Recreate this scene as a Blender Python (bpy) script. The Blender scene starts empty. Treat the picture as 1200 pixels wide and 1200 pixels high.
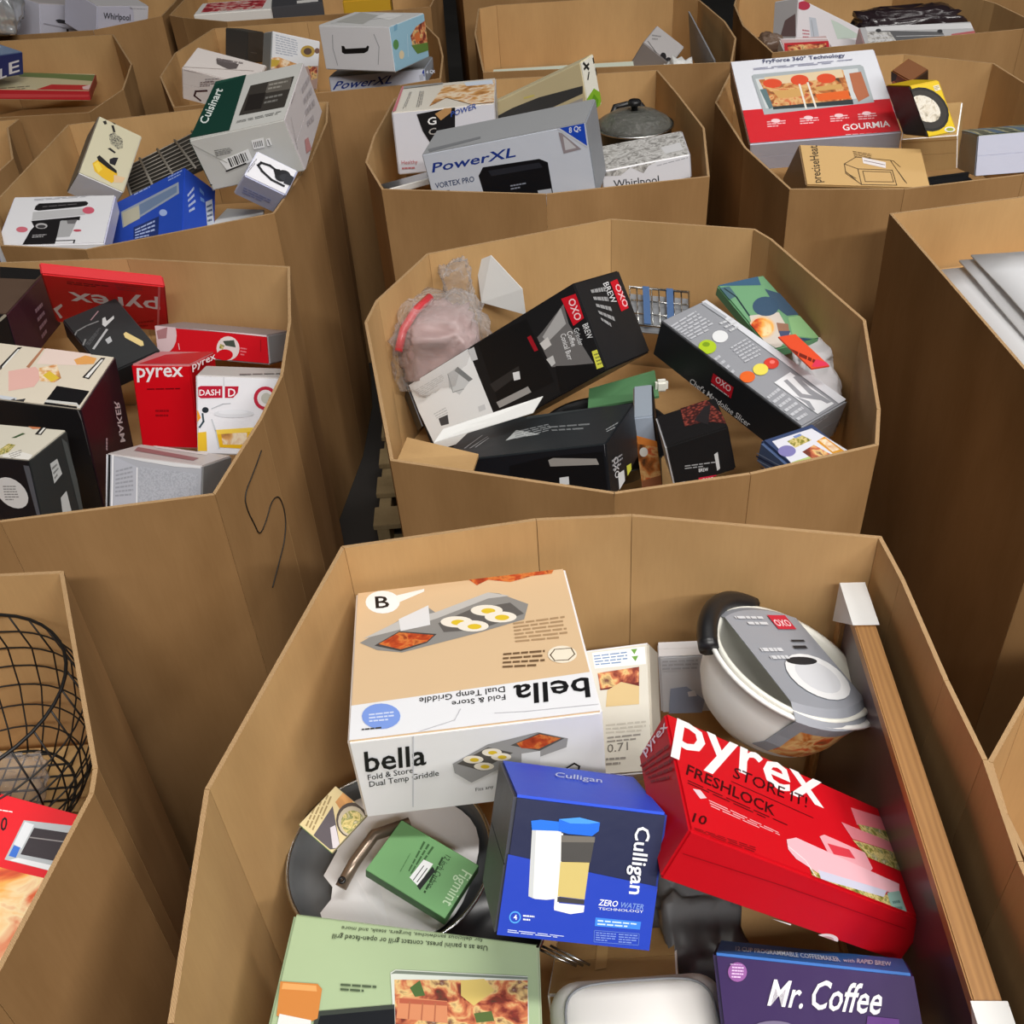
import bpy, bmesh, math, random
from mathutils import Vector, Matrix, Quaternion, noise
sc = bpy.context.scene
# ---------------------------------------------------------------- camera
cd = bpy.data.cameras.new('camera'); cam = bpy.data.objects.new('camera', cd); sc.collection.objects.link(cam)
cd.sensor_width = 36; cd.lens = 36 * 1218 / 1200; cd.clip_start = .05; cd.clip_end = 100
cam.matrix_world = Matrix.Translation((0, 0, 2.29)) @ Matrix.Rotation(math.radians(90 - 38.6), 4, 'X') @ Matrix.Rotation(math.radians(-4.3), 4, 'Z')
sc.camera = cam
# ---------------------------------------------------------------- view, world, lamps
sc.view_settings.view_transform = 'Standard'; sc.view_settings.look = 'None'
sc.view_settings.gamma = 1; sc.view_settings.use_curve_mapping = False
sc.view_settings.exposure = EXPOSURE = 0.0
wd = bpy.data.worlds.new('world'); sc.world = wd; wd.use_nodes = True
wd.node_tree.nodes['Background'].inputs[0].default_value = (.93, .96, 1, 1)
wd.node_tree.nodes['Background'].inputs[1].default_value = .05
col = sc.collection
def lamp(x, y, z, sx, sy, watt, colr=(1, .97, .93)):
    ld = bpy.data.lights.new('high_bay_light', 'AREA'); ld.shape = 'RECTANGLE'; ld.size = sx; ld.size_y = sy; ld.energy = watt; ld.color = colr
    o = bpy.data.objects.new('high_bay_light', ld); o.location = (x, y, z); col.objects.link(o)
    o['label'] = 'long white ceiling lamp high above the bins'; o['category'] = 'lamp'; o['group'] = 'ceiling lamps above the bins'
for x, y, w in ((-2.6, -4.2, 60), (1.2, -4.2, 450), (5.0, -4.2, 400), (-2.6, .4, 20), (1.2, .4, 170), (5.0, .4, 130), (-2.6, 5, 12), (1.2, 5, 32), (5.0, 5, 32)):
    lamp(x, y, 6.6, 3.0, .5, w)
# ---------------------------------------------------------------- colours and materials
def s2l(v): return v / 12.92 if v <= .04045 else ((v + .055) / 1.055) ** 2.4
def lin(c):
    if isinstance(c, str): c = [int(c[i:i + 2], 16) / 255 for i in (0, 2, 4)]
    return tuple(s2l(v) for v in c[:3]) + (1,)
class NT:
    def __init__(s, name):
        s.m = bpy.data.materials.new(name); s.m.use_nodes = True; s.t = s.m.node_tree; s.b = s.t.nodes['Principled BSDF']
    def n(s, t, **kw):
        d = s.t.nodes.new(t)
        for k, v in kw.items():
            if k in d.inputs: d.inputs[k].default_value = v
            else: setattr(d, k, v)
        return d
    def l(s, a, b): s.t.links.new(a, b)
    def co(s, scale=(1, 1, 1)):
        c = s.n('ShaderNodeTexCoord'); mp = s.n('ShaderNodeMapping'); mp.inputs['Scale'].default_value = scale; s.l(c.outputs['Object'], mp.inputs[0]); return mp.outputs[0]
    def bump(s, h, strength, dist=.002):
        b = s.n('ShaderNodeBump'); b.inputs['Strength'].default_value = strength; b.inputs['Distance'].default_value = dist; s.l(h, b.inputs['Height']); s.l(b.outputs[0], s.b.inputs['Normal'])
def plain(name, c, rough=.5, metal=0, spec=.5, noise_amt=.0, scale=30):
    m = NT(name); m.b.inputs['Base Color'].default_value = lin(c); m.b.inputs['Roughness'].default_value = rough; m.b.inputs['Metallic'].default_value = metal
    m.b.inputs['Specular IOR Level'].default_value = spec
    if noise_amt:
        nz = m.n('ShaderNodeTexNoise', Scale=scale, Detail=4.0); m.l(m.co(), nz.inputs['Vector']); m.bump(nz.outputs[0], noise_amt)
    return m.m
def ramp_mat(name, stops, scale, kind='NOISE', rough=.45, detail=4, dist=.6):
    m = NT(name); v = m.co()
    if kind == 'NOISE':
        t = m.n('ShaderNodeTexNoise', Scale=scale, Detail=float(detail), Distortion=dist); out = t.outputs[0]
    elif kind == 'VOR':
        t = m.n('ShaderNodeTexVoronoi', Scale=scale); out = t.outputs['Distance']
    elif kind == 'CELL':
        t = m.n('ShaderNodeTexVoronoi', Scale=scale); out = t.outputs['Color']
    else:
        t = m.n('ShaderNodeTexWave', Scale=scale, Distortion=3.0, Detail=2.0); out = t.outputs[0]
    m.l(v, t.inputs['Vector'])
    r = m.n('ShaderNodeValToRGB'); e = r.color_ramp.elements
    while len(e) > 1: e.remove(e[0])
    e[0].position = stops[0][0]; e[0].color = lin([c / 255 for c in stops[0][1]])
    for p, c in stops[1:]:
        q = e.new(p); q.color = lin([c_ / 255 for c_ in c])
    m.l(out, r.inputs[0]); m.l(r.outputs[0], m.b.inputs['Base Color']); m.b.inputs['Roughness'].default_value = rough
    return m.m
FOOD = {
 'bacon': ramp_mat('bacon_print', [(.3, (150, 50, 25)), (.45, (190, 75, 35)), (.55, (215, 125, 60)), (.68, (150, 60, 30))], 55),
 'meat': ramp_mat('meat_print', [(.28, (60, 60, 40)), (.4, (130, 50, 40)), (.5, (205, 120, 80)), (.58, (228, 195, 130)), (.68, (110, 60, 50)), (.78, (235, 225, 200))], 38),
 'salad': ramp_mat('salad_print', [(.3, (70, 90, 40)), (.42, (150, 140, 60)), (.52, (225, 205, 140)), (.6, (120, 130, 60)), (.7, (205, 190, 160))], 80),
 'bread': ramp_mat('bread_print', [(.3, (150, 95, 50)), (.45, (215, 160, 95)), (.55, (238, 222, 195)), (.68, (205, 140, 80))], 22),
 'toast': ramp_mat('toast_print', [(.3, (80, 50, 30)), (.42, (190, 110, 50)), (.52, (220, 180, 120)), (.6, (205, 90, 45)), (.72, (120, 80, 50))], 26),
 'pizza': ramp_mat('pizza_print', [(.3, (110, 30, 20)), (.42, (205, 75, 30)), (.5, (238, 170, 80)), (.58, (240, 215, 165)), (.68, (215, 90, 35)), (.8, (120, 35, 25))], 14),
 'beans': ramp_mat('bean_print', [(.0, (150, 70, 55)), (.3, (135, 60, 50)), (.6, (60, 25, 24))], 130, 'VOR'),
 'noodle': ramp_mat('noodle_print', [(.3, (150, 140, 120)), (.45, (225, 215, 195)), (.55, (240, 235, 222)), (.7, (190, 175, 150))], 60),
 'foil': ramp_mat('foil_print', [(.3, (110, 108, 106)), (.45, (170, 168, 165)), (.55, (215, 214, 212)), (.7, (130, 126, 122))], 30, dist=2),
 'sea': ramp_mat('striped_print', [(.2, (90, 100, 90)), (.45, (190, 190, 165)), (.6, (150, 150, 90)), (.8, (90, 115, 140))], 4, 'WAVE'),
 'speckle': ramp_mat('speckle_print', [(.35, (60, 58, 56)), (.5, (190, 185, 160)), (.6, (80, 78, 74))], 110),
 'mesh': ramp_mat('mesh_print', [(.0, (186, 188, 196)), (.5, (170, 173, 182)), (.8, (158, 161, 170))], 300, 'VOR'),
}
def ink_mat(name, rough, spec, bump):
    m = NT(name); a = m.n('ShaderNodeVertexColor', layer_name='Col'); m.l(a.outputs[0], m.b.inputs['Base Color'])
    m.b.inputs['Roughness'].default_value = rough; m.b.inputs['Specular IOR Level'].default_value = spec
    nz = m.n('ShaderNodeTexNoise', Scale=14.0, Detail=3.0); m.l(m.co(), nz.inputs['Vector']); m.bump(nz.outputs[0], bump, .004)
    return m.m
INK = ink_mat('printed_card', .42, .3, .25)
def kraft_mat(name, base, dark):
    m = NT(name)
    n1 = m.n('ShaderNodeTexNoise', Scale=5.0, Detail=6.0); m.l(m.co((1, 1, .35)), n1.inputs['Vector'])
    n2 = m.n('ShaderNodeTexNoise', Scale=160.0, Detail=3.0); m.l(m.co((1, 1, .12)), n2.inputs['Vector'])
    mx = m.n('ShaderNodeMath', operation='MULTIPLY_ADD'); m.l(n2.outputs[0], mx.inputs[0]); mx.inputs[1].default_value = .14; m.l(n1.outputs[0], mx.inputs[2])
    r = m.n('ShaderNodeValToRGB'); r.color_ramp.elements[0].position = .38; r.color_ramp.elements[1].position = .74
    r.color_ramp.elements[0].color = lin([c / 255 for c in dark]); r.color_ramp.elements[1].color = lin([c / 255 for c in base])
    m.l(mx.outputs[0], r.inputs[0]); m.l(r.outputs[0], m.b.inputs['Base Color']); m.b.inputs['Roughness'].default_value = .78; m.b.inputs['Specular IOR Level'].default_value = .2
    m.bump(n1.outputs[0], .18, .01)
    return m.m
KRAFT = kraft_mat('cardboard_pale_tone', (200, 162, 112), (180, 143, 96)); KRAFT_OUT = kraft_mat('cardboard_dark_tone', (168, 130, 86), (146, 110, 69))  # bin walls: outer faces get a darker kraft tone than the inner faces
KRAFT_EDGE = ramp_mat('corrugated_edge', [(.3, (120, 88, 54)), (.5, (176, 142, 98)), (.7, (198, 164, 120))], 240, 'WAVE', .85)
BLACK = plain('black_plastic', '1a1a1c', .35); GREYP = plain('grey_plastic', '8c8f94', .45)
STEEL = plain('steel', 'b8b8b6', .25, 1); WIREM = plain('black_wire', '0d0d0d', .5)
WHITEP = plain('white_plastic', 'eceae6', .35); CREAMP = plain('cream_plastic', 'e4e3da', .4); PAPER = plain('white_paper', 'dcdcda', .7, 0, .3, .4, 18)
WOODM = NT('oak_wood'); _w = WOODM.n('ShaderNodeTexWave', Scale=6.0, Distortion=6.0, Detail=3.0); _w.bands_direction = 'X'
WOODM.l(WOODM.co((6, .6, 6)), _w.inputs['Vector']); _r = WOODM.n('ShaderNodeValToRGB'); _r.color_ramp.elements[0].color = lin([.60, .43, .25]); _r.color_ramp.elements[1].color = lin([.67, .49, .29])
WOODM.l(_w.outputs[0], _r.inputs[0]); WOODM.l(_r.outputs[0], WOODM.b.inputs['Base Color']); WOODM.b.inputs['Roughness'].default_value = .5; WOOD = WOODM.m
PALLET = kraft_mat('pallet_wood', (170, 150, 112), (130, 112, 80))
def film_mat(name, c, alpha_lo=.12, alpha_hi=.75):
    m = NT(name); t = m.t; o = [n for n in t.nodes if n.type == 'OUTPUT_MATERIAL'][0]
    tr = m.n('ShaderNodeBsdfTransparent'); mx = m.n('ShaderNodeMixShader'); lw = m.n('ShaderNodeLayerWeight', Blend=.45)
    mr = m.n('ShaderNodeMapRange'); mr.inputs['To Min'].default_value = alpha_lo; mr.inputs['To Max'].default_value = alpha_hi
    m.b.inputs['Base Color'].default_value = lin(c); m.b.inputs['Roughness'].default_value = .12; m.b.inputs['Specular IOR Level'].default_value = 1.0
    nz = m.n('ShaderNodeTexNoise', Scale=38.0, Detail=4.0, Distortion=1.5); m.l(m.co(), nz.inputs['Vector']); m.bump(nz.outputs[0], 1.0, .012)
    m.l(lw.outputs['Facing'], mr.inputs['Value']); m.l(mr.outputs[0], mx.inputs[0]); m.l(tr.outputs[0], mx.inputs[1]); m.l(m.b.outputs[0], mx.inputs[2]); m.l(mx.outputs[0], o.inputs[0])
    return m.m
FILM = film_mat('clear_film', 'd8d4d4', .07, .5); GLASS = film_mat('smoked_glass', '6a6a64', .45, .95)
# ---------------------------------------------------------------- object helpers
def link(name, me, parent=None, mats=()):
    o = bpy.data.objects.new(name, me); col.objects.link(o)
    for m in mats: me.materials.append(m)
    if parent: o.parent = parent
    return o
def thing(name, label, cat, loc=(0, 0, 0), rot=None, group=None):
    o = bpy.data.objects.new(name, None); o.empty_display_size = .05; col.objects.link(o); o.location = loc
    if rot is not None: o.rotation_mode = 'QUATERNION'; o.rotation_quaternion = rot
    o['label'] = label; o['category'] = cat
    if group: o['group'] = group
    return o
def tag(o, label, cat, group=None):
    o['label'] = label; o['category'] = cat
    if group: o['group'] = group
    return o
def pydata(name, verts, faces, mats, parent=None, smooth=False, mi=None):
    me = bpy.data.meshes.new(name); me.from_pydata([tuple(v) for v in verts], [], faces); me.update()
    o = link(name, me, parent, mats)
    if smooth: me.polygons.foreach_set('use_smooth', [True] * len(me.polygons))
    if mi: me.polygons.foreach_set('material_index', mi)
    return o
def bmobj(name, bm, mats, parent=None, smooth=False):
    bmesh.ops.recalc_face_normals(bm, faces=bm.faces)
    me = bpy.data.meshes.new(name); bm.to_mesh(me); bm.free(); o = link(name, me, parent, mats)
    if smooth: me.polygons.foreach_set('use_smooth', [True] * len(me.polygons))
    return o
def slab(name, p, mats, parent=None, thick=.004, bev=0):
    """closed slab: p = 4+ world points of its upper side, thickness downwards along the normal"""
    p = [Vector(q) for q in p]; nrm = (p[1] - p[0]).cross(p[2] - p[0]).normalized(); n = len(p)
    v = p + [q - nrm * thick for q in p]
    f = [tuple(range(n)), tuple(range(2 * n - 1, n - 1, -1))] + [(i, i + n, (i + 1) % n + n, (i + 1) % n) for i in range(n)]
    return pydata(name, v, f, mats, parent)
def boxm(name, size, loc, mats, parent=None, bev=.003, rot=None):
    bm = bmesh.new(); bmesh.ops.create_cube(bm, size=1); bmesh.ops.scale(bm, vec=size, verts=bm.verts)
    if bev: bmesh.ops.bevel(bm, geom=list(bm.edges), offset=bev, segments=2, affect='EDGES', clamp_overlap=True)
    if rot is not None: bmesh.ops.rotate(bm, cent=(0, 0, 0), matrix=rot, verts=bm.verts)
    bmesh.ops.translate(bm, vec=loc, verts=bm.verts)
    return bmobj(name, bm, mats, parent)
def lathe(name, prof, mats, parent=None, n=48, smooth=True, fn=None):
    vs = []; fs = []
    for r, z in prof:
        for i in range(n):
            a = 2 * math.pi * i / n; p = Vector((r * math.cos(a), r * math.sin(a), z))
            vs.append(fn(p, a) if fn else p)
    for j in range(len(prof) - 1):
        for i in range(n):
            fs.append((j * n + i, j * n + (i + 1) % n, (j + 1) * n + (i + 1) % n, (j + 1) * n + i))
    k = (len(prof) - 1) * n
    if prof[0][0] > .06 and prof[-1][0] > .06 or prof[0][0] > .0006 and prof[-1][0] > .0006 and prof[0][0] < .02:
        fs += [(k + i, k + (i + 1) % n, (i + 1) % n, i) for i in range(n)]
    else:
        if prof[0][0] < .06: fs.append(tuple(reversed(range(n))))
        if prof[-1][0] < .06: fs.append(tuple(range(k, k + n)))
    return pydata(name, vs, fs, mats, parent, smooth)
def tube(name, paths, r, mats, parent=None, n=6, closed=False):
    """one mesh of round bars along one or more polylines"""
    vs = []; fs = []
    for path in paths:
        P = [Vector(p) for p in path]; b0 = len(vs); k = len(P)
        for i, p in enumerate(P):
            d = (P[(i + 1) % k] - P[i - 1]) if closed else (P[min(i + 1, k - 1)] - P[max(i - 1, 0)])
            d.normalize(); u = d.orthogonal().normalized() if i == 0 else (u - d * u.dot(d)).normalized(); w = d.cross(u)
            for j in range(n):
                a = 2 * math.pi * j / n; vs.append(p + (u * math.cos(a) + w * math.sin(a)) * r)
        for i in range(k if closed else k - 1):
            for j in range(n):
                i2 = (i + 1) % k
                fs.append((b0 + i * n + j, b0 + i * n + (j + 1) % n, b0 + i2 * n + (j + 1) % n, b0 + i2 * n + j))
        if not closed:
            fs.append(tuple(b0 + j for j in reversed(range(n)))); fs.append(tuple(b0 + (k - 1) * n + j for j in range(n)))
    return pydata(name, vs, fs, mats, parent, True)
def pouch(name, size, mats, parent=None, amt=.12, freq=9, seed=0, sub=4, pw=.6):
    bm = bmesh.new(); bmesh.ops.create_icosphere(bm, subdivisions=sub, radius=1)
    for v in bm.verts:
        p = v.co.copy()
        q = Vector([math.copysign(abs(c) ** pw, c) for c in p])
        nz = noise.noise(p * 1.7 + Vector((seed, 0, 0))) * .8 + abs(noise.noise(p * freq * .45 + Vector((0, seed, 0)))) * .9
        q *= 1 + amt * (nz - .3)
        v.co = Vector((q.x * size[0], q.y * size[1], q.z * size[2]))
    return bmobj(name, bm, mats, parent, True)
_fc = {}
def text_geo(s, bold):
    k = (s, bold)
    if k not in _fc:
        c = bpy.data.curves.new('lettering', 'FONT'); c.body = s; c.resolution_u = 2; c.offset = .014 if bold else .004
        o = bpy.data.objects.new('lettering', c); col.objects.link(o)
        me = bpy.data.meshes.new_from_object(o); bpy.data.objects.remove(o)
        vs = [v.co.copy() for v in me.vertices]; fs = [tuple(p.vertices) for p in me.polygons]
        x0 = min(v.x for v in vs); x1 = max(v.x for v in vs)
        _fc[k] = ([((v.x - x0) / (x1 - x0), v.y / .71) for v in vs], fs); bpy.data.meshes.remove(me)
    return _fc[k]
AXF = {'T': (0, 1, 2, .5), 'D': (0, 1, 2, -.5), 'F': (0, 2, 1, -.5), 'B': (0, 2, 1, .5), 'R': (1, 2, 0, .5), 'L': (1, 2, 0, -.5)}
def clip(poly, lim=.492):
    for ax in (0, 1):
        for sg in (1, -1):
            out = []
            for q in range(len(poly)):
                p, r = poly[q], poly[(q + 1) % len(poly)]; a0 = sg * p[ax] - lim; a1 = sg * r[ax] - lim
                if a0 <= 0: out.append(p)
                if (a0 <= 0) != (a1 <= 0):
                    t = a0 / (a0 - a1); out.append((p[0] + (r[0] - p[0]) * t, p[1] + (r[1] - p[1]) * t))
            poly = out
            if len(poly) < 3: return []
    return poly
def printing(parent, A, art, name='printing', lift=.0004):
    vs = []; fs = []; cs = []; mi = []; mats = [INK]; midx = {}
    rnd = random.Random(len(art))
    for li, a in enumerate(art):
        i, j, k, s = AXF[a[1]]
        off = A.col[k] * s; nrm = A.col[i].cross(A.col[j]).normalized()
        if nrm.dot(off) < 0: nrm = -nrm
        off = off + nrm * (lift + .00004 * li)
        flip = A.col[i].cross(A.col[j]).dot(nrm) < 0
        P3 = lambda x, y: A.col[i] * x + A.col[j] * y + off
        m_ = 0; c = (0, 0, 0, 1)
        if a[2] in FOOD:
            if a[2] not in midx: midx[a[2]] = len(mats); mats.append(FOOD[a[2]])
            m_ = midx[a[2]]
        else: c = lin([q / 255 for q in PAL[a[2]]])
        if a[0] == 't':
            tv, tf = text_geo(a[3], a[5]); p0, p1, ph = [Vector(q) for q in a[4]]; ex = p1 - p0; ey = ph - p0; b = len(vs)
            for x, y in tv:
                q = p0 + ex * x + ey * y + ex.normalized() * (a[6] * y * ey.length); vs.append(P3(q.x, q.y))
            for f in tf: fs.append(tuple(b + q for q in f)); cs.append(c); mi.append(0)
            continue
        polys = []
        if a[0] == 'p': polys = [a[3]]
        elif a[0] == 'e':
            p0, p1, p2 = [Vector(q) for q in a[3]]
            polys = [[tuple(p0 + (p1 - p0) * math.cos(t) + (p2 - p0) * math.sin(t)) for t in [math.pi * q / 10 for q in range(20)]]]
        elif a[0] == 's':
            si, sj = A.col[i].length, A.col[j].length; P = [Vector((x * si, y * sj)) for x, y in a[3]]
            for p, q in zip(P, P[1:]):
                d = (q - p).normalized() * (a[4] / 2); w = Vector((-d.y, d.x))
                polys.append([(v.x / si, v.y / sj) for v in (p - d + w, q + d + w, q + d - w, p - d - w)])
        elif a[0] == 'l':
            q0, q1, q2, q3 = [Vector(q) for q in a[3]]
            bil = lambda u, v: tuple((q0 * (1 - u) + q1 * u) * (1 - v) + (q3 * (1 - u) + q2 * u) * v)
            for r_ in range(a[4]):
                v0 = (r_ + .28) / a[4]; v1 = (r_ + .72) / a[4]; u = 0; end = 1 if r_ < a[4] - 1 or a[4] == 1 else rnd.uniform(.55, .95)
                while u < end - .03:
                    u2 = min(end, u + rnd.uniform(.12, .3)); polys.append([bil(u, v0), bil(u2, v0), bil(u2, v1), bil(u, v1)]); u = u2 + .035
        for q in polys:
            q = clip(q)
            if len(q) < 3: continue
            b = len(vs); vs += [P3(x, y) for x, y in q]; f = tuple(range(b, b + len(q)))
            ar = sum(q[z][0] * q[(z + 1) % len(q)][1] - q[(z + 1) % len(q)][0] * q[z][1] for z in range(len(q)))
            fs.append(f if (ar > 0) != flip else f[::-1]); cs.append(c); mi.append(m_)
    if not vs: return None
    o = pydata(name, vs, fs, mats, parent, False, mi)
    at_ = o.data.color_attributes.new('Col', 'FLOAT_COLOR', 'CORNER'); buf = []
    for p, c in zip(o.data.polygons, cs): buf += list(c) * p.loop_total
    at_.data.foreach_set('color', buf)
    return o
def amat(a):
    return Matrix(((a[0], a[3], a[4]), (0, a[1], a[5]), (0, 0, a[2])))
CARTON_KRAFT = kraft_mat('kraft_carton', (196, 160, 108), (178, 142, 92))
def carton_body(parent, A, base, name='carton', bev=.0035):
    bm = bmesh.new(); bmesh.ops.create_cube(bm, size=1)
    cl = bm.loops.layers.float_color.new('Col'); dirs = {'T': (0, 0, 1), 'D': (0, 0, -1), 'F': (0, -1, 0), 'B': (0, 1, 0), 'R': (1, 0, 0), 'L': (-1, 0, 0)}
    first = list(base.values())[0]
    for f in bm.faces:
        k = max(dirs, key=lambda q: f.normal.dot(Vector(dirs[q])))
        c = base.get(k, base.get({'D': 'T', 'B': 'F', 'R': 'L', 'L': 'R', 'T': 'F', 'F': 'T'}[k], first))
        f.material_index = 1 if c == 'kraft' else (2 if c == 'foil' else 0)
        cc = (1, 1, 1, 1) if isinstance(c, str) else lin([q / 255 for q in PAL[c]])
        for l in f.loops: l[cl] = cc
    for v in bm.verts: v.co = A @ v.co
    s_ = min(A.col[q].length for q in range(3))
    bmesh.ops.bevel(bm, geom=list(bm.edges), offset=min(bev, s_ * .12), segments=2, affect='EDGES', clamp_overlap=True)
    return bmobj(name, bm, [INK, CARTON_KRAFT, FOOD['foil']], parent)
def flaps(parent, A, base, face):
    """two closing flaps that meet in a seam on one face of a carton"""
    i, j, k, s = AXF[face]
    if A.col[i].length < A.col[j].length: i, j = j, i
    c = base.get(face, list(base.values())[0])
    n_ = A.col[i].cross(A.col[j]).normalized()
    if n_.dot(A.col[k] * s) < 0: n_ = -n_
    for lo, hi in ((-.485, -.006), (.006, .485)):
        q = [A.col[i] * x + A.col[j] * y + A.col[k] * s + n_ * .0012 for x, y in ((-.485, lo), (.485, lo), (.485, hi), (-.485, hi))]
        if (q[1] - q[0]).cross(q[2] - q[0]).dot(n_) < 0: q.reverse()
        o = slab('flap', q, [CARTON_KRAFT if c == 'kraft' else INK], parent, .0012)
        a_ = o.data.color_attributes.new('Col', 'FLOAT_COLOR', 'CORNER'); cc = (1, 1, 1, 1) if isinstance(c, str) else lin([q / 255 for q in PAL[c]])
        a_.data.foreach_set('color', list(cc) * len(o.data.loops))
CARTONS = {}; BINS = {}
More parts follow.
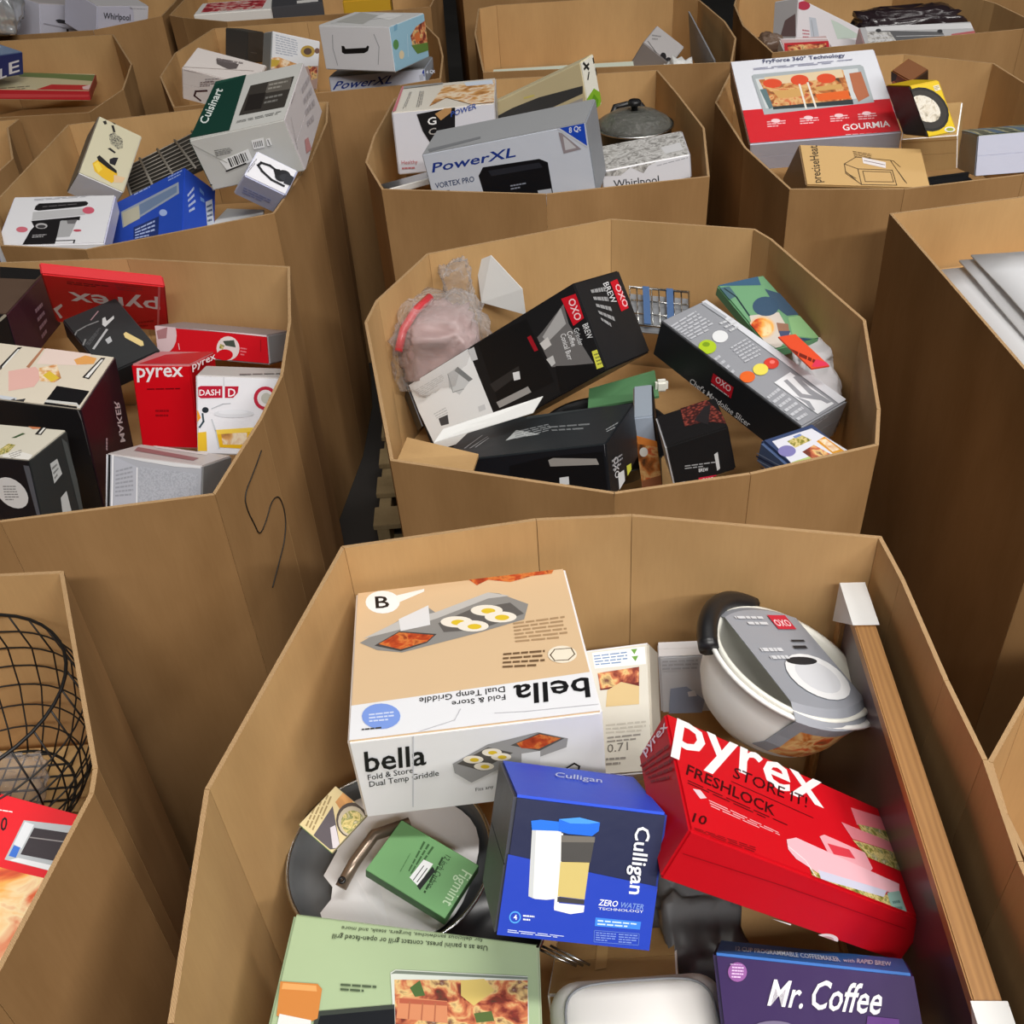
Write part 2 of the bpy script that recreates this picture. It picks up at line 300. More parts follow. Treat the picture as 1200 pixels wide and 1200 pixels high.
PAL=[(216,186,148),(228,229,233),(205,195,185),(240,240,240),(240,238,235),(20,20,23),(140,138,135),(190,188,185),(70,66,64),(222,222,224),(95,92,90),(235,228,215),(222,190,50),(170,140,105),(235,225,205),(90,70,50),(110,85,60),(125,155,225),(205,215,240),(60,60,60),(190,190,195),(150,150,152),(85,82,80),(215,217,222),(50,50,50),(195,198,206),(30,36,70),(42,82,215),(62,64,74),(30,50,140),(30,62,180),(200,210,245),(228,228,226),(195,198,200),(30,112,222),(232,232,230),(72,70,68),(110,105,98),(202,182,112),(60,58,60),(235,235,233),(25,105,220),(70,150,235),(235,238,245),(120,150,215),(225,230,240),(58,130,228),(200,220,245),(90,120,200),(120,145,215),(80,160,240),(200,210,240),(90,120,225),(204,14,28),(196,14,28),(185,14,28),(190,14,28),(240,235,236),(60,6,10),(50,4,8),(90,10,16),(120,14,20),(225,200,205),(235,170,175),(225,120,130),(228,135,145),(236,165,175),(215,60,75),(240,185,195),(205,205,225),(245,225,230),(150,188,178),(90,130,125),(235,210,215),(130,10,18),(235,232,235),(60,50,50),(225,205,205),(190,150,150),(150,8,18),(54,32,86),(58,114,192),(58,34,90),(40,26,66),(225,235,248),(240,238,245),(150,90,160),(230,200,235),(220,190,230),(120,110,140),(75,60,110),(95,50,130),(170,190,150),(178,192,158),(150,170,135),(50,62,45),(70,82,62),(215,222,212),(120,130,118),(215,190,110),(80,110,60),(90,110,60),(212,140,100),(180,95,70),(175,105,75),(60,66,60),(24,27,32),(205,132,66),(225,165,100),(80,95,72),(140,158,122),(205,170,115),(218,214,202),(185,178,165),(240,240,238),(120,150,190),(110,160,70),(110,45,40),(216,190,140),(195,190,178),(120,115,108),(150,145,138),(205,206,210),(175,175,180),(150,160,182),(228,228,232),(24,24,26),(34,34,36),(34,34,38),(226,229,231),(196,200,203),(120,124,126),(150,154,156),(190,194,197),(70,70,72),(200,203,206),(190,192,195),(16,16,18),(44,42,42),(150,148,146),(215,217,219),(150,20,34),(104,102,102),(165,164,164),(200,198,196),(190,190,190),(196,22,38),(235,200,205),(220,222,224),(225,226,228),(200,202,204),(214,214,80),(120,120,60),(235,190,195),(215,215,218),(146,148,154),(34,35,38),(150,152,158),(212,214,220),(165,168,175),(222,224,228),(222,224,226),(170,196,40),(120,150,30),(206,62,48),(226,212,90),(222,100,40),(235,120,110),(190,192,198),(188,190,196),(200,202,206),(196,24,42),(240,215,220),(200,200,204),(40,45,48),(20,21,26),(28,29,32),(170,172,174),(190,195,195),(140,144,146),(60,66,68),(12,12,15),(140,136,132),(120,118,150),(160,160,164),(225,227,228),(220,220,222),(24,23,24),(26,25,26),(200,200,202),(40,36,38),(130,130,134),(196,34,60),(205,205,208),(150,160,175),(150,160,172),(120,110,100),(214,130,60),(225,225,220),(150,95,65),(206,212,224),(150,152,155),(140,145,152),(160,165,172),(28,56,140),(60,76,112),(60,70,100),(18,19,24),(40,42,50),(140,145,160),(190,195,205),(205,210,220),(28,74,190),(150,140,145),(200,200,205),(120,122,126),(206,192,152),(222,220,208),(215,205,170),(62,62,62),(170,165,160),(220,205,110),(40,40,36),(124,168,44),(92,140,30),(210,215,90),(214,214,222),(220,214,202),(190,188,190),(24,23,26),(190,110,115),(50,80,160),(184,140,90),(200,110,120),(130,126,122),(150,146,142),(212,222,236),(226,226,232),(180,180,186),(40,40,46),(170,172,180),(214,214,216),(220,222,230),(206,208,224),(200,200,215),(120,90,70),(206,26,38),(168,176,180),(205,210,212),(222,200,165),(46,54,56),(96,120,124),(216,76,42),(206,160,95),(204,160,95),(176,106,74),(230,225,215),(70,74,110),(150,152,175),(242,240,240),(238,190,195),(238,200,205),(196,160,106),(130,105,75),(150,120,78),(70,56,36),(84,66,42),(110,86,56),(222,215,215),(120,100,100),(170,130,80),(236,202,24),(22,20,18),(214,180,30),(200,165,20),(30,28,26),(52,48,44),(230,230,225),(160,170,60),(240,232,200),(120,90,30),(120,72,40),(222,190,40),(120,74,40),(60,40,26),(30,24,20),(204,208,228),(150,155,140),(128,134,146),(150,152,165),(224,224,228),(206,206,228),(34,32,34),(110,106,108),(188,188,190),(30,28,30),(176,174,176),(170,168,170),(170,170,172),(110,108,110),(204,92,112),(204,110,124),(190,80,96),(40,38,40),(170,170,176),(208,202,174),(112,104,92),(190,185,170),(228,182,44),(238,206,80),(36,34,34),(36,34,40),(40,38,38),(44,42,40),(222,190,150),(80,74,66),(40,76,178),(46,82,190),(150,160,176),(110,130,160),(186,182,160),(150,170,220),(30,50,110),(170,185,225),(160,180,225),(190,205,235),(120,160,225),(205,212,225),(60,80,120),(198,198,194),(202,202,197),(206,200,202),(30,64,54),(24,60,50),(36,76,64),(225,232,228),(60,56,52),(100,95,88),(40,36,34),(150,146,138),(120,118,114),(160,160,158),(238,238,236),(40,40,40),(130,130,126),(176,176,170),(30,30,30),(170,164,166),(180,174,178),(196,140,140),(150,146,150),(232,232,238),(196,202,232),(170,174,200),(215,218,235),(36,37,42),(30,31,36),(50,52,58),(44,46,52),(22,22,26),(140,140,150),(150,160,210),(222,214,210),(222,216,214),(200,190,184),(100,92,92),(130,120,122),(195,185,180),(110,90,92),(70,40,44),(196,186,186),(150,156,158),(170,176,190),(180,150,70),(90,70,60),(120,90,80),(190,160,60),(176,150,140),(58,56,54),(70,68,64),(60,58,56),(100,96,92),(222,222,226),(206,206,206),(150,192,214),(22,22,24),(160,160,166),(176,176,172),(226,226,226),(160,160,160),(88,140,80),(96,130,60),(205,110,60),(222,205,170),(190,215,228),(120,170,200),(208,212,226),(140,144,148),(170,178,190),(30,56,140),(34,56,150),(225,230,245),(180,184,196),(110,112,116),(196,186,150),(180,40,48),(150,50,50),(96,120,74),(190,38,46),(110,100,80),(222,190,190),(196,70,74),(40,52,110),(36,46,96),(228,230,238),(206,206,220),(190,184,184),(60,60,66),(170,168,180),(222,222,228),(208,208,226),(70,70,80),(160,160,176),(222,222,230),(130,130,140),(176,172,172),(150,146,146),(130,126,124),(180,178,178),(36,34,36),(90,88,90),(50,48,50),(90,88,88),(130,128,128),(224,220,224),(180,178,180),(180,60,80),(196,210,200),(190,196,206),(190,120,130),(110,90,90),(150,154,160),(196,170,170),(190,60,70),(225,220,220),(186,46,52),(90,80,82),(228,224,226),(178,178,180),(180,140,140),(96,96,98),(210,210,212),(176,96,98),(60,60,62),(190,190,192),(214,204,186),(48,26,34),(26,25,27),(226,206,196),(222,176,166),(216,184,60),(222,160,90),(172,120,90),(228,226,222),(20,20,22),(200,200,196),(196,200,206),(60,58,58),(80,78,78),(210,200,202),(180,160,168),(110,108,108),(212,206,190),(26,25,30),(52,54,54),(196,120,80),(40,38,36),(226,224,218),(70,90,60),(225,222,215),(222,222,222),(140,140,140),(90,92,100),(205,208,208),(84,88,88),(120,122,122),(88,70,58),(66,36,46),(30,28,28),(150,120,130),(170,165,150),(150,160,160),(180,170,160),(212,28,36),(206,44,50),(180,20,28),(170,18,26),(238,228,230),(120,20,24),(170,50,56),(170,20,26),(235,120,124),(44,45,46),(36,37,38),(52,53,54),(36,30,32),(120,120,120),(150,120,125),(212,190,130),(90,90,92),(206,18,32),(150,140,142),(150,152,156),(180,20,30),(216,190,194),(170,120,124),(226,214,212),(70,80,70),(230,190,195),(232,120,130),(232,215,218),(160,14,26),(208,8,24),(206,130,134),(190,10,26),(170,8,22),(242,238,240),(110,4,14),(150,6,18),(200,40,50),(240,225,228),(230,230,236),(196,192,190),(210,210,214),(184,20,50),(242,235,238),(186,36,60),(226,222,224),(190,190,180),(232,150,30),(34,42,50),(50,70,80),(232,190,50),(232,182,30),(240,205,80),(216,218,224),(226,228,234),(180,184,190),(110,105,108),(206,206,212),(168,170,178),(196,188,186),(176,178,188),(28,28,30),(232,232,236),(150,152,160),(30,30,32),(150,110,112),(222,214,214),(196,60,30),(190,40,30),(196,24,34),(200,18,30),(216,30,40),(176,182,186),(56,50,54),(140,136,136),(216,220,224),(60,110,200),(225,228,230),(20,14,16),(240,225,225),(235,190,190),(112,160,108),(60,100,60),(90,140,90),(190,214,182),(30,52,30),(40,70,40),(60,96,58),(232,234,236),(30,34,34),(88,134,86),(80,124,78),(212,196,150),(150,140,110),(110,150,90),(150,130,90),(90,84,90),(80,70,64),(190,180,160),(206,200,206),(112,160,120),(96,146,104),(60,84,112),(62,96,124),(76,106,116),(36,52,60),(64,86,108),(140,184,130),(52,76,104),(206,196,186),(60,84,108),(216,190,160),(150,110,90),(70,80,110),(230,84,50),(200,60,40),(120,40,30),(222,60,90),(56,70,106),(52,64,98),(78,96,132),(44,56,92),(216,216,226),(214,150,50),(176,192,120),(128,122,176),(120,140,190),(40,52,84),(140,156,184)]
CARTONS['griddle']=dict(n='griddle_box',c='carton',l='large tan and white griddle carton with pictured eggs and bacon, in front bin',loc=[-0.0853, 1.1531, 1.0182],q=[0.99682, -0.07662, -0.01757, 0.01282],A=[0.3673, 0.3844, 0.1613, -0.0143, 0.0016, -0.0095],base={'T': 0, 'F': 1, 'R': 1, 'L': 2},art=[('p','T',1,[(-.497,-.294),(.511,-.261),(.512,-.506),(-.512,-.525)]),('p','T','bacon',[(.015,.53),(.452,.504),(.433,.462),(.341,.462),(.232,.434),(.131,.474),(.075,.44)]),('e','T',3,[(-.371,.396),(-.29,.38),(-.37,.306)]),('p','T',4,[(-.312,.433),(-.174,.461),(-.175,.439),(-.299,.375)]),('t','T',5,'B',[(-.403,.353),(-.338,.346),(-.409,.448)],1,0),('p','T',6,[(-.469,.109),(-.293,.24),(-.165,.32),(-.128,.266),(.122,.372),(.173,.353),(.296,.246),(.265,.137),(.05,.079),(-.282,.007),(-.391,.044)]),('p','T',7,[(-.455,.136),(-.293,.236),(-.128,.266),(.122,.372),(.221,.325),(.118,.324),(-.123,.219),(-.281,.172)]),('p','T',8,[(-.404,.077),(-.294,.159),(-.127,.107),(-.172,.053),(-.288,.017)]),('p','T','bacon',[(-.386,.084),(-.294,.151),(-.14,.101),(-.172,.062),(-.288,.029)]),('p','T',9,[(-.296,.247),(-.158,.326),(-.154,.178),(-.287,.158)]),('p','T',10,[(-.118,.182),(.037,.259),(.216,.272),(.269,.178),(.063,.102),(-.096,.113)]),('e','T',11,[(.105,.235),(.177,.221),(.102,.194)]),('e','T',12,[(.112,.229),(.144,.223),(.11,.209)]),('e','T',11,[(.163,.174),(.234,.16),(.159,.134)]),('e','T',12,[(.169,.168),(.201,.162),(.167,.148)]),('e','T',11,[(-.035,.176),(.037,.162),(-.037,.135)]),('e','T',12,[(-.028,.17),(.004,.164),(-.029,.15)]),('e','T',11,[(.035,.132),(.105,.118),(.032,.092)]),('e','T',12,[(.042,.126),(.073,.12),(.04,.107)]),('l','T',13,[(.214,.127),(.444,.133),(.437,-.034),(.21,-.023)],6),('e','T',14,[(.396,-.133),(.456,-.144),(.388,-.189)]),('s','T',15,[(.346,-.129),(.369,-.096),(.439,-.1),(.447,-.142),(.416,-.173),(.359,-.168),(.346,-.129)],.0019),('l','T',16,[(.152,-.074),(.329,-.083),(.313,-.201),(.138,-.181)],4),('t','T',5,'bella',[(.479,-.297),(.173,-.293),(.468,-.415)],1,0),('t','T',5,'Fold & Store',[(.134,-.339),(-.082,-.342),(.134,-.37)],0,0),('t','T',5,'Dual Temp Griddle',[(.137,-.29),(-.213,-.299),(.136,-.325)],0,0),('e','T',17,[(-.368,-.379),(-.29,-.392),(-.367,-.453)]),('l','T',18,[(-.418,-.354),(-.318,-.355),(-.315,-.415),(-.415,-.41)],3),('l','T',19,[(-.444,-.434),(-.361,-.435),(-.361,-.457),(-.444,-.452)],1),('s','T',20,[(-.496,-.497),(-.23,-.496),(-.076,-.452),(-.049,-.393)],.0013),('s','T',20,[(.084,-.44),(.209,-.451),(.493,-.459)],.0012),('t','F',5,'bella',[(-.456,.115),(-.212,.121),(-.444,.372)],1,0),('t','F',5,'Fold & Store',[(-.453,.005),(-.27,.035),(-.451,.077)],0,0),('t','F',5,'Dual Temp Griddle',[(-.454,-.083),(-.171,-.04),(-.451,-.011)],0,0),('p','F',21,[(-.109,.088),(.042,.279),(.242,.356),(.357,.236),(.348,.127),(.117,-.046),(.06,-.06),(-.047,-.183),(-.107,-.032)]),('p','F',22,[(-.092,.082),(.04,.244),(.135,.137),(-.006,-.035)]),('p','F',22,[(.128,.235),(.247,.347),(.343,.241),(.24,.122)]),('p','F','bacon',[(.153,.25),(.247,.33),(.329,.247),(.238,.148),(.17,.184)]),('p','F',23,[(.168,.114),(.243,.121),(.238,-.038),(.162,-.038)]),('e','F',11,[(-.025,.113),(.015,.098),(-.027,.064)]),('e','F',12,[(-.021,.107),(-.003,.1),(-.022,.082)]),('e','F',11,[(.052,.176),(.091,.161),(.049,.127)]),('e','F',12,[(.055,.17),(.073,.163),(.054,.146)]),('e','F',11,[(.086,.106),(.126,.091),(.084,.057)]),('e','F',12,[(.09,.1),(.108,.093),(.089,.075)]),('e','F',11,[(.013,.012),(.053,-.003),(.011,-.037)]),('e','F',12,[(.017,.006),(.035,-.001),(.016,-.019)]),('t','F',24,'Fits any',[(-.035,-.3),(.039,-.284),(-.035,-.255)],0,0),('s','F',5,[(.344,-.134),(.374,-.09),(.393,-.134),(.388,-.187)],.0030),('s','F',25,[(-.237,.563),(-.298,-.403)],.0018)])
CARTONS['filter']=dict(n='water_filter_box',c='carton',l='blue and navy water filter carton with two pictured cartridges, in front bin',loc=[0.0433, 0.7824, 1.0957],q=[0.93547, -0.32845, 0.12859, 0.02197],A=[0.1931, 0.1792, 0.1684, 0.0032, -0.0012, 0.0063],base={'F': 26, 'T': 27, 'L': 28, 'R': 29},art=[('p','F',30,[(-.502,.08),(.018,.019),(.518,-.034),(.577,-.524),(-.555,-.652)]),('t','T',31,'Culligan',[(-.156,.125),(.177,.11),(-.128,.274)],0,0),('p','F',32,[(-.363,.269),(-.175,.294),(-.158,-.198),(-.211,-.211),(-.284,-.213),(-.328,-.199)]),('p','F',33,[(-.363,.269),(-.337,.273),(-.297,-.21),(-.328,-.199)]),('p','F',34,[(-.377,.333),(-.317,.349),(-.185,.35),(-.177,.285),(-.363,.268)]),('p','F',35,[(-.186,.268),(-.163,.271),(-.126,-.271),(-.156,-.266)]),('p','F',36,[(-.173,.257),(.044,.273),(.037,.087),(-.153,.073)]),('p','F',37,[(-.173,.257),(.044,.273),(.046,.233),(-.167,.208)]),('p','F',38,[(-.156,.068),(.031,.086),(.031,-.179),(-.143,-.177)]),('p','F',39,[(-.143,-.18),(.031,-.182),(.032,-.214),(-.141,-.216)]),('p','F',40,[(-.152,-.224),(.036,-.22),(.036,-.269),(-.047,-.292),(-.154,-.276)]),('p','F',41,[(-.202,.369),(-.073,.398),(.063,.379),(.062,.317),(.024,.276),(-.131,.272),(-.194,.283)]),('p','F',42,[(-.202,.369),(-.073,.398),(.063,.379),(-.009,.36),(-.126,.348)]),('t','F',43,'Culligan',[(.299,.384),(.313,-.103),(.395,.384)],1,0),('t','F',43,'ZERO',[(.123,-.207),(.246,-.205),(.121,-.164)],1,.2),('t','F',44,'WATER',[(.261,-.205),(.418,-.204),(.26,-.167)],1,.2),('t','F',45,'TECHNOLOGY',[(.127,-.239),(.421,-.227),(.126,-.221)],0,0),('p','F',46,[(.116,-.296),(.414,-.293),(.413,-.349),(.119,-.357)]),('l','F',47,[(.132,-.305),(.4,-.301),(.399,-.344),(.135,-.352)],2),('s','F',48,[(.12,-.388),(.412,-.379),(.416,-.46),(.127,-.469),(.12,-.388)],.0008),('l','F',49,[(.132,-.395),(.262,-.391),(.267,-.458),(.136,-.46)],4),('l','F',49,[(.279,-.389),(.403,-.385),(.407,-.455),(.285,-.459)],4),('e','F',50,[(-.394,-.355),(-.357,-.35),(-.389,-.398)]),('e','F',30,[(-.394,-.355),(-.365,-.351),(-.39,-.388)]),('t','F',1,'4',[(-.402,-.373),(-.379,-.371),(-.407,-.337)],1,0),('l','F',45,[(-.347,-.325),(-.274,-.323),(-.268,-.374),(-.341,-.376)],2),('l','F',51,[(-.43,-.441),(-.057,-.446),(-.057,-.469),(-.428,-.468)],2),('s','T',52,[(-.528,.361),(.504,.449)],.0010)])
CARTONS['freshlock']=dict(n='food_container_box',c='carton',l='big glossy red food container carton lying tilted under the white mixing bowl',loc=[0.3413, 0.823, 1.019],q=[0.93826, -0.03122, 0.34232, 0.0389],A=[0.4607, 0.2028, 0.0742, 0.0299, -0.0092, 0.0179],base={'T': 53, 'F': 54, 'L': 55, 'R': 56},art=[('t','T',57,'pyrex',[(-.495,.216),(.154,.221),(-.429,.635)],1,0),('t','T',58,'FRESHLOCK',[(-.47,-.034),(-.118,-.081),(-.45,.071)],1,0),('t','T',59,'STORE IT!',[(-.265,.127),(.06,.142),(-.241,.243)],0,0),('s','T',58,[(-.275,.08),(.074,.062)],.0014),('l','T',60,[(-.466,-.075),(-.045,-.108),(-.056,-.156),(-.472,-.119)],2),('t','T',58,'10',[(-.488,-.429),(-.436,-.416),(-.47,-.348)],1,0),('l','T',61,[(-.484,-.469),(-.249,-.432),(-.254,-.507),(-.482,-.507)],4),('p','T',62,[(-.455,-.143),(-.424,-.128),(-.405,-.176),(-.433,-.207)]),('l','T',63,[(-.399,-.178),(-.116,-.217),(-.127,-.268),(-.395,-.243)],3),('p','T',64,[(.308,.352),(.469,.396),(.484,.215),(.305,.188)]),('p','T','salad',[(.312,.2),(.471,.263),(.472,.162),(.322,.088)]),('p','T',65,[(.22,.142),(.462,.154),(.472,.063),(.247,.015)]),('p','T','salad',[(.245,.006),(.472,.063),(.458,-.113),(.294,-.111)]),('p','T',66,[(.073,-.102),(.101,-.064),(.287,-.076),(.297,-.202),(.257,-.282),(.092,-.262)]),('p','T',67,[(.101,-.138),(.206,-.11),(.221,-.179),(.114,-.22)]),('p','T','salad',[(-.031,-.378),(.01,-.409),(.377,-.403),(.34,-.554),(.08,-.6),(-.028,-.544)]),('p','T',68,[(-.097,-.26),(-.048,-.207),(.413,-.251),(.387,-.358),(.002,-.451),(-.081,-.402),(-.104,-.346)]),('p','T',69,[(.007,-.423),(.326,-.367),(.295,-.437),(.007,-.496)]),('s','T',70,[(-.099,-.317),(-.038,-.383),(.005,-.58),(.307,-.576)],.0020),('p','T',71,[(.322,-.385),(.397,-.319),(.383,-.678),(.307,-.693)]),('l','T',72,[(.333,-.432),(.379,-.391),(.369,-.603),(.328,-.617)],4),('t','L',73,'pyrex',[(.418,-.277),(.35,.514),(.518,-.361)],1,0),('l','L',74,[(.423,-.489),(.246,.427),(-.069,.384),(.146,-.224)],5),('p','F',75,[(-.104,-.554),(-.097,-.5),(.005,-.466),(.006,-.571),(-.078,-.63)]),('s','F',76,[(-.089,-.574),(-.005,-.536)],.0022),('e','F',77,[(.162,-.532),(.206,-.45),(.177,-.649)]),('e','F',78,[(.162,-.532),(.19,-.479),(.171,-.602)]),('s','F',79,[(-.479,.078),(-.118,.159),(.424,.214)],.0015)])
CARTONS['coffeemaker']=dict(n='coffee_maker_box',c='carton',l='purple coffee maker carton with blue top strip at bottom of the photo',loc=[0.3541, 0.6237, 0.8813],q=[0.88681, -0.4342, -0.01065, -0.15787],A=[0.2498, 0.1041, 0.1808, -0.0054, -0.026, 0.0224],base={'F': 80, 'T': 81, 'R': 82, 'L': 83},art=[('t','T',84,'12 CUP PROGRAMMABLE COFFEEMAKER',[(-.389,-.28),(.152,-.298),(-.395,.038)],1,0),('t','T',84,'with',[(.165,-.28),(.221,-.285),(.171,-.016)],0,0),('t','T',84,'RAPID BREW',[(.234,-.267),(.403,-.256),(.242,.04)],1,0),('t','F',85,'Mr.',[(-.25,.195),(-.074,.201),(-.223,.37)],1,.15),('t','F',85,'Coffee',[(-.043,.206),(.302,.22),(-.012,.396)],1,.15),('e','F',86,[(-.384,.389),(-.334,.396),(-.39,.324)]),('l','F',87,[(-.408,.427),(-.347,.431),(-.359,.347),(-.419,.343)],4),('l','F',88,[(-.416,.442),(-.354,.444),(-.355,.434),(-.417,.431)],1),('e','F',89,[(-.235,.038),(-.116,.057),(-.241,-.022)]),('e','F',90,[(-.236,.028),(-.141,.043),(-.241,-.016)]),('p','F',91,[(.243,.201),(.392,.204),(.386,.051),(.208,.041)])])
CARTONS['panini']=dict(n='panini_press_box',c='carton',l='sage green panini grill carton with upside-down text and pictured salmon',loc=[-0.1927, 0.6188, 0.9085],q=[0.98832, -0.11391, 0.08637, -0.0528],A=[0.3427, 0.2925, 0.14, -0.0174, 0.0, -0.0],base={'T': 92, 'R': 93, 'F': 92, 'L': 94},art=[('t','T',95,'Use as a panini press, contact grill or open-faced grill',[(.292,.444),(-.33,.401),(.291,.414)],0,0),('t','T',96,'for delicious sandwiches, burgers, steak, and more',[(.271,.485),(-.3,.452),(.269,.462)],0,0),('p','T',97,[(-.084,.227),(-.065,.247),(.451,.301),(.453,-.021),(-.042,-.091)]),('p','T',98,[(-.083,.219),(-.065,.242),(.451,.297),(.451,.284),(-.063,.225)]),('p','T','meat',[(-.066,.192),(.451,.28),(.447,-.022),(-.038,-.09)]),('p','T',99,[(.19,.234),(.28,.257),(.32,.202),(.243,.109),(.193,.153)]),('p','T',100,[(-.004,.159),(.032,.206),(.057,.13),(.019,.116)]),('p','T',101,[(.244,.07),(.311,.094),(.322,.045),(.255,.026)]),('p','T',102,[(-.043,.089),(-.025,.109),(.141,.115),(.148,.005),(-.042,-.002)]),('p','T',103,[(-.039,.1),(.141,.112),(.142,.091),(-.037,.074)]),('s','T',104,[(.001,.087),(.002,.003)],.0018),('s','T',104,[(.05,.089),(.05,.005)],.0018),('s','T',104,[(.098,.097),(.099,.007)],.0018),('p','T',105,[(-.338,-.019),(-.055,.064),(-.032,-.162),(-.342,-.213)]),('p','T',106,[(-.321,-.039),(-.053,.042),(-.032,-.162),(-.334,-.211)]),('p','T',107,[(-.492,.107),(-.352,.118),(-.332,.095),(-.328,-.053),(-.349,-.071),(-.477,-.065)]),('p','T',108,[(-.481,.1),(-.356,.108),(-.349,.079),(-.481,.069)]),('p','T',32,[(-.468,-.054),(-.35,-.066),(-.338,-.212),(-.467,-.233)]),('l','T',109,[(-.267,.14),(-.131,.153),(-.128,.104),(-.263,.094)],2),('s','T',110,[(-.487,.483),(.496,.483)],.0009)])
CARTONS['kraft']=dict(n='brown_carton',c='carton',l='plain brown carton below the blue water filter carton',loc=[0.1114, 0.7565, 0.6627],q=[0.95349, -0.29093, -0.05024, -0.0608],A=[0.1914, 0.1805, 0.206, -0.0014, -0.0, 0.0],base={'T': 'kraft', 'F': 'kraft', 'R': 'kraft', 'L': 'kraft'},art=[('p','T',111,[(-.147,.226),(-.053,.253),(-.056,-.161),(-.145,-.187)])])
CARTONS['pasta']=dict(n='pasta_maker_box',c='carton',l='white carton with meat and cheese photo, standing right behind the tan griddle carton',loc=[0.1611, 1.1774, 0.8889],q=[0.82343, -0.53082, -0.07212, -0.18707],A=[0.1263, 0.0556, 0.2231, -0.0004, 0.0014, 0.0007],base={'F': 112, 'R': 113, 'T': 1},art=[('p','F',114,[(-.323,.472),(.445,.468),(.455,.327),(-.286,.34)]),('l','F',115,[(-.303,.454),(.185,.453),(.199,.351),(-.273,.361)],4),('p','F',116,[(.245,.46),(.337,.458),(.295,.416)]),('p','F',116,[(.254,.401),(.349,.401),(.307,.359)]),('p','F',117,[(-.246,.301),(.356,.312),(.346,.159),(-.21,.161)]),('p','F','meat',[(-.246,.301),(.356,.312),(.34,.192),(-.21,.172)]),('p','F',118,[(-.11,.154),(.092,.208),(.346,.159),(.337,.019),(-.135,.025)]),('l','F',119,[(-.14,-.104),(.426,-.104),(.419,-.198),(-.143,-.189)],3),('t','F',120,'0.71',[(-.128,-.327),(.163,-.32),(-.126,-.264)],0,0),('l','F',121,[(-.123,-.201),(.343,-.198),(.339,-.256),(-.126,-.258)],2),('l','F',121,[(-.149,-.357),(.141,-.36),(.138,-.432),(-.152,-.43)],2)])
CARTONS['plainwhite']=dict(n='white_carton',c='carton',l='small pale grey carton between the mixing bowl and the meat-photo carton',loc=[0.3074, 1.3128, 0.8149],q=[0.99596, -0.04982, -0.0377, -0.06455],A=[0.1104, 0.0396, 0.1412, -0.0, 0.0015, 0.0005],base={'F': 122, 'T': 1},art=[('l','F',123,[(-.429,.459),(.147,.463),(.167,.271),(-.439,.267)],3),('p','F',124,[(-.322,-.046),(-.054,-.016),(.242,-.266),(.168,-.583),(-.372,-.506)]),('p','F',125,[(-.042,-.113),(.076,-.089),(.116,-.187),(-.024,-.199)])])
CARTONS['grinder']=dict(n='coffee_grinder_box',c='carton',l='long black coffee grinder carton with white panel, tilted across the middle bin',loc=[0.0621, 2.2442, 0.95],q=[0.84011, 0.43577, -0.3204, 0.04081],A=[0.5309, 0.213, 0.2114, 0.0161, -0.0319, -0.0181],base={'T': 126, 'R': 127, 'L': 128, 'F': 5},art=[('p','T',129,[(-.506,.526),(-.112,.502),(-.105,-.514),(-.473,-.357)]),('p','T',130,[(-.262,.365),(-.197,.376),(-.155,.167),(-.243,.081),(-.284,.213)]),('p','T',131,[(-.222,.357),(-.197,.376),(-.144,.16),(-.17,.158)]),('s','T',132,[(-.263,.36),(-.272,.147),(-.211,.116)],.0023),('l','T',133,[(-.468,.408),(-.29,.398),(-.292,.301),(-.456,.294)],5),('l','T',133,[(-.418,.05),(-.342,.046),(-.334,-.045),(-.409,-.034)],3),('p','T',134,[(-.401,-.036),(-.344,-.05),(-.356,-.153),(-.402,-.128)]),('p','T',135,[(-.172,-.147),(-.134,-.159),(-.137,-.219),(-.176,-.208)]),('p','T',136,[(-.116,.481),(-.077,.473),(-.081,.327),(-.114,.345)]),('p','T',137,[(-.048,.495),(.228,.435),(.244,-.328),(-.062,-.289)]),('p','T',138,[(-.07,.008),(.106,.023),(.097,-.061),(-.058,-.101)]),('p','T',139,[(-.071,-.208),(.112,-.229),(.118,-.305),(-.066,-.284)]),('p','T',140,[(.064,-.009),(.099,-.031),(.09,-.116),(.056,-.094)]),('p','T',141,[(.197,.251),(.218,.25),(.226,.066),(.206,.072)]),('p','T',142,[(.243,.193),(.278,.219),(.421,.36),(.411,.145),(.454,-.363),(.258,-.174)]),('p','T',143,[(.269,.168),(.402,.338),(.399,.16),(.284,.088)]),('p','T',144,[(.245,.12),(.293,.139),(.297,.041),(.255,.03)]),('p','T',145,[(.247,-.068),(.285,-.067),(.283,-.157),(.259,-.166)]),('p','T',137,[(.278,-.183),(.434,-.355),(.483,-.518),(.256,-.465)]),('p','T',146,[(.42,.421),(.494,.387),(.488,.115),(.428,.099)]),('t','T',147,'OXO',[(.447,.371),(.445,.132),(.481,.359)],1,0),('t','T',148,'BREW',[(.469,.057),(.467,-.107),(.497,.051)],0,0),('t','T',149,'Conical Burr',[(.354,.088),(.345,-.201),(.381,.078)],0,0),('t','T',149,'Coffee',[(.387,.077),(.385,-.091),(.414,.068)],0,0),('t','T',150,'Grinder',[(.423,.069),(.419,-.124),(.449,.06)],0,0),('p','T',151,[(.466,-.241),(.514,-.261),(.508,-.452),(.459,-.436)]),('l','T',152,[(.471,-.269),(.506,-.284),(.503,-.427),(.469,-.411)],4),('p','R',146,[(.396,-.214),(.408,-.38),(.055,-.39),(.043,-.209)]),('t','R',153,'OXO',[(.345,-.273),(.072,-.292),(.355,-.391)],1,0),('t','R',154,'BREW',[(.402,-.053),(.158,-.076),(.408,-.175)],0,0),('l','R',21,[(.397,.239),(.395,-.059),(-.185,.008),(.001,.253)],5)])
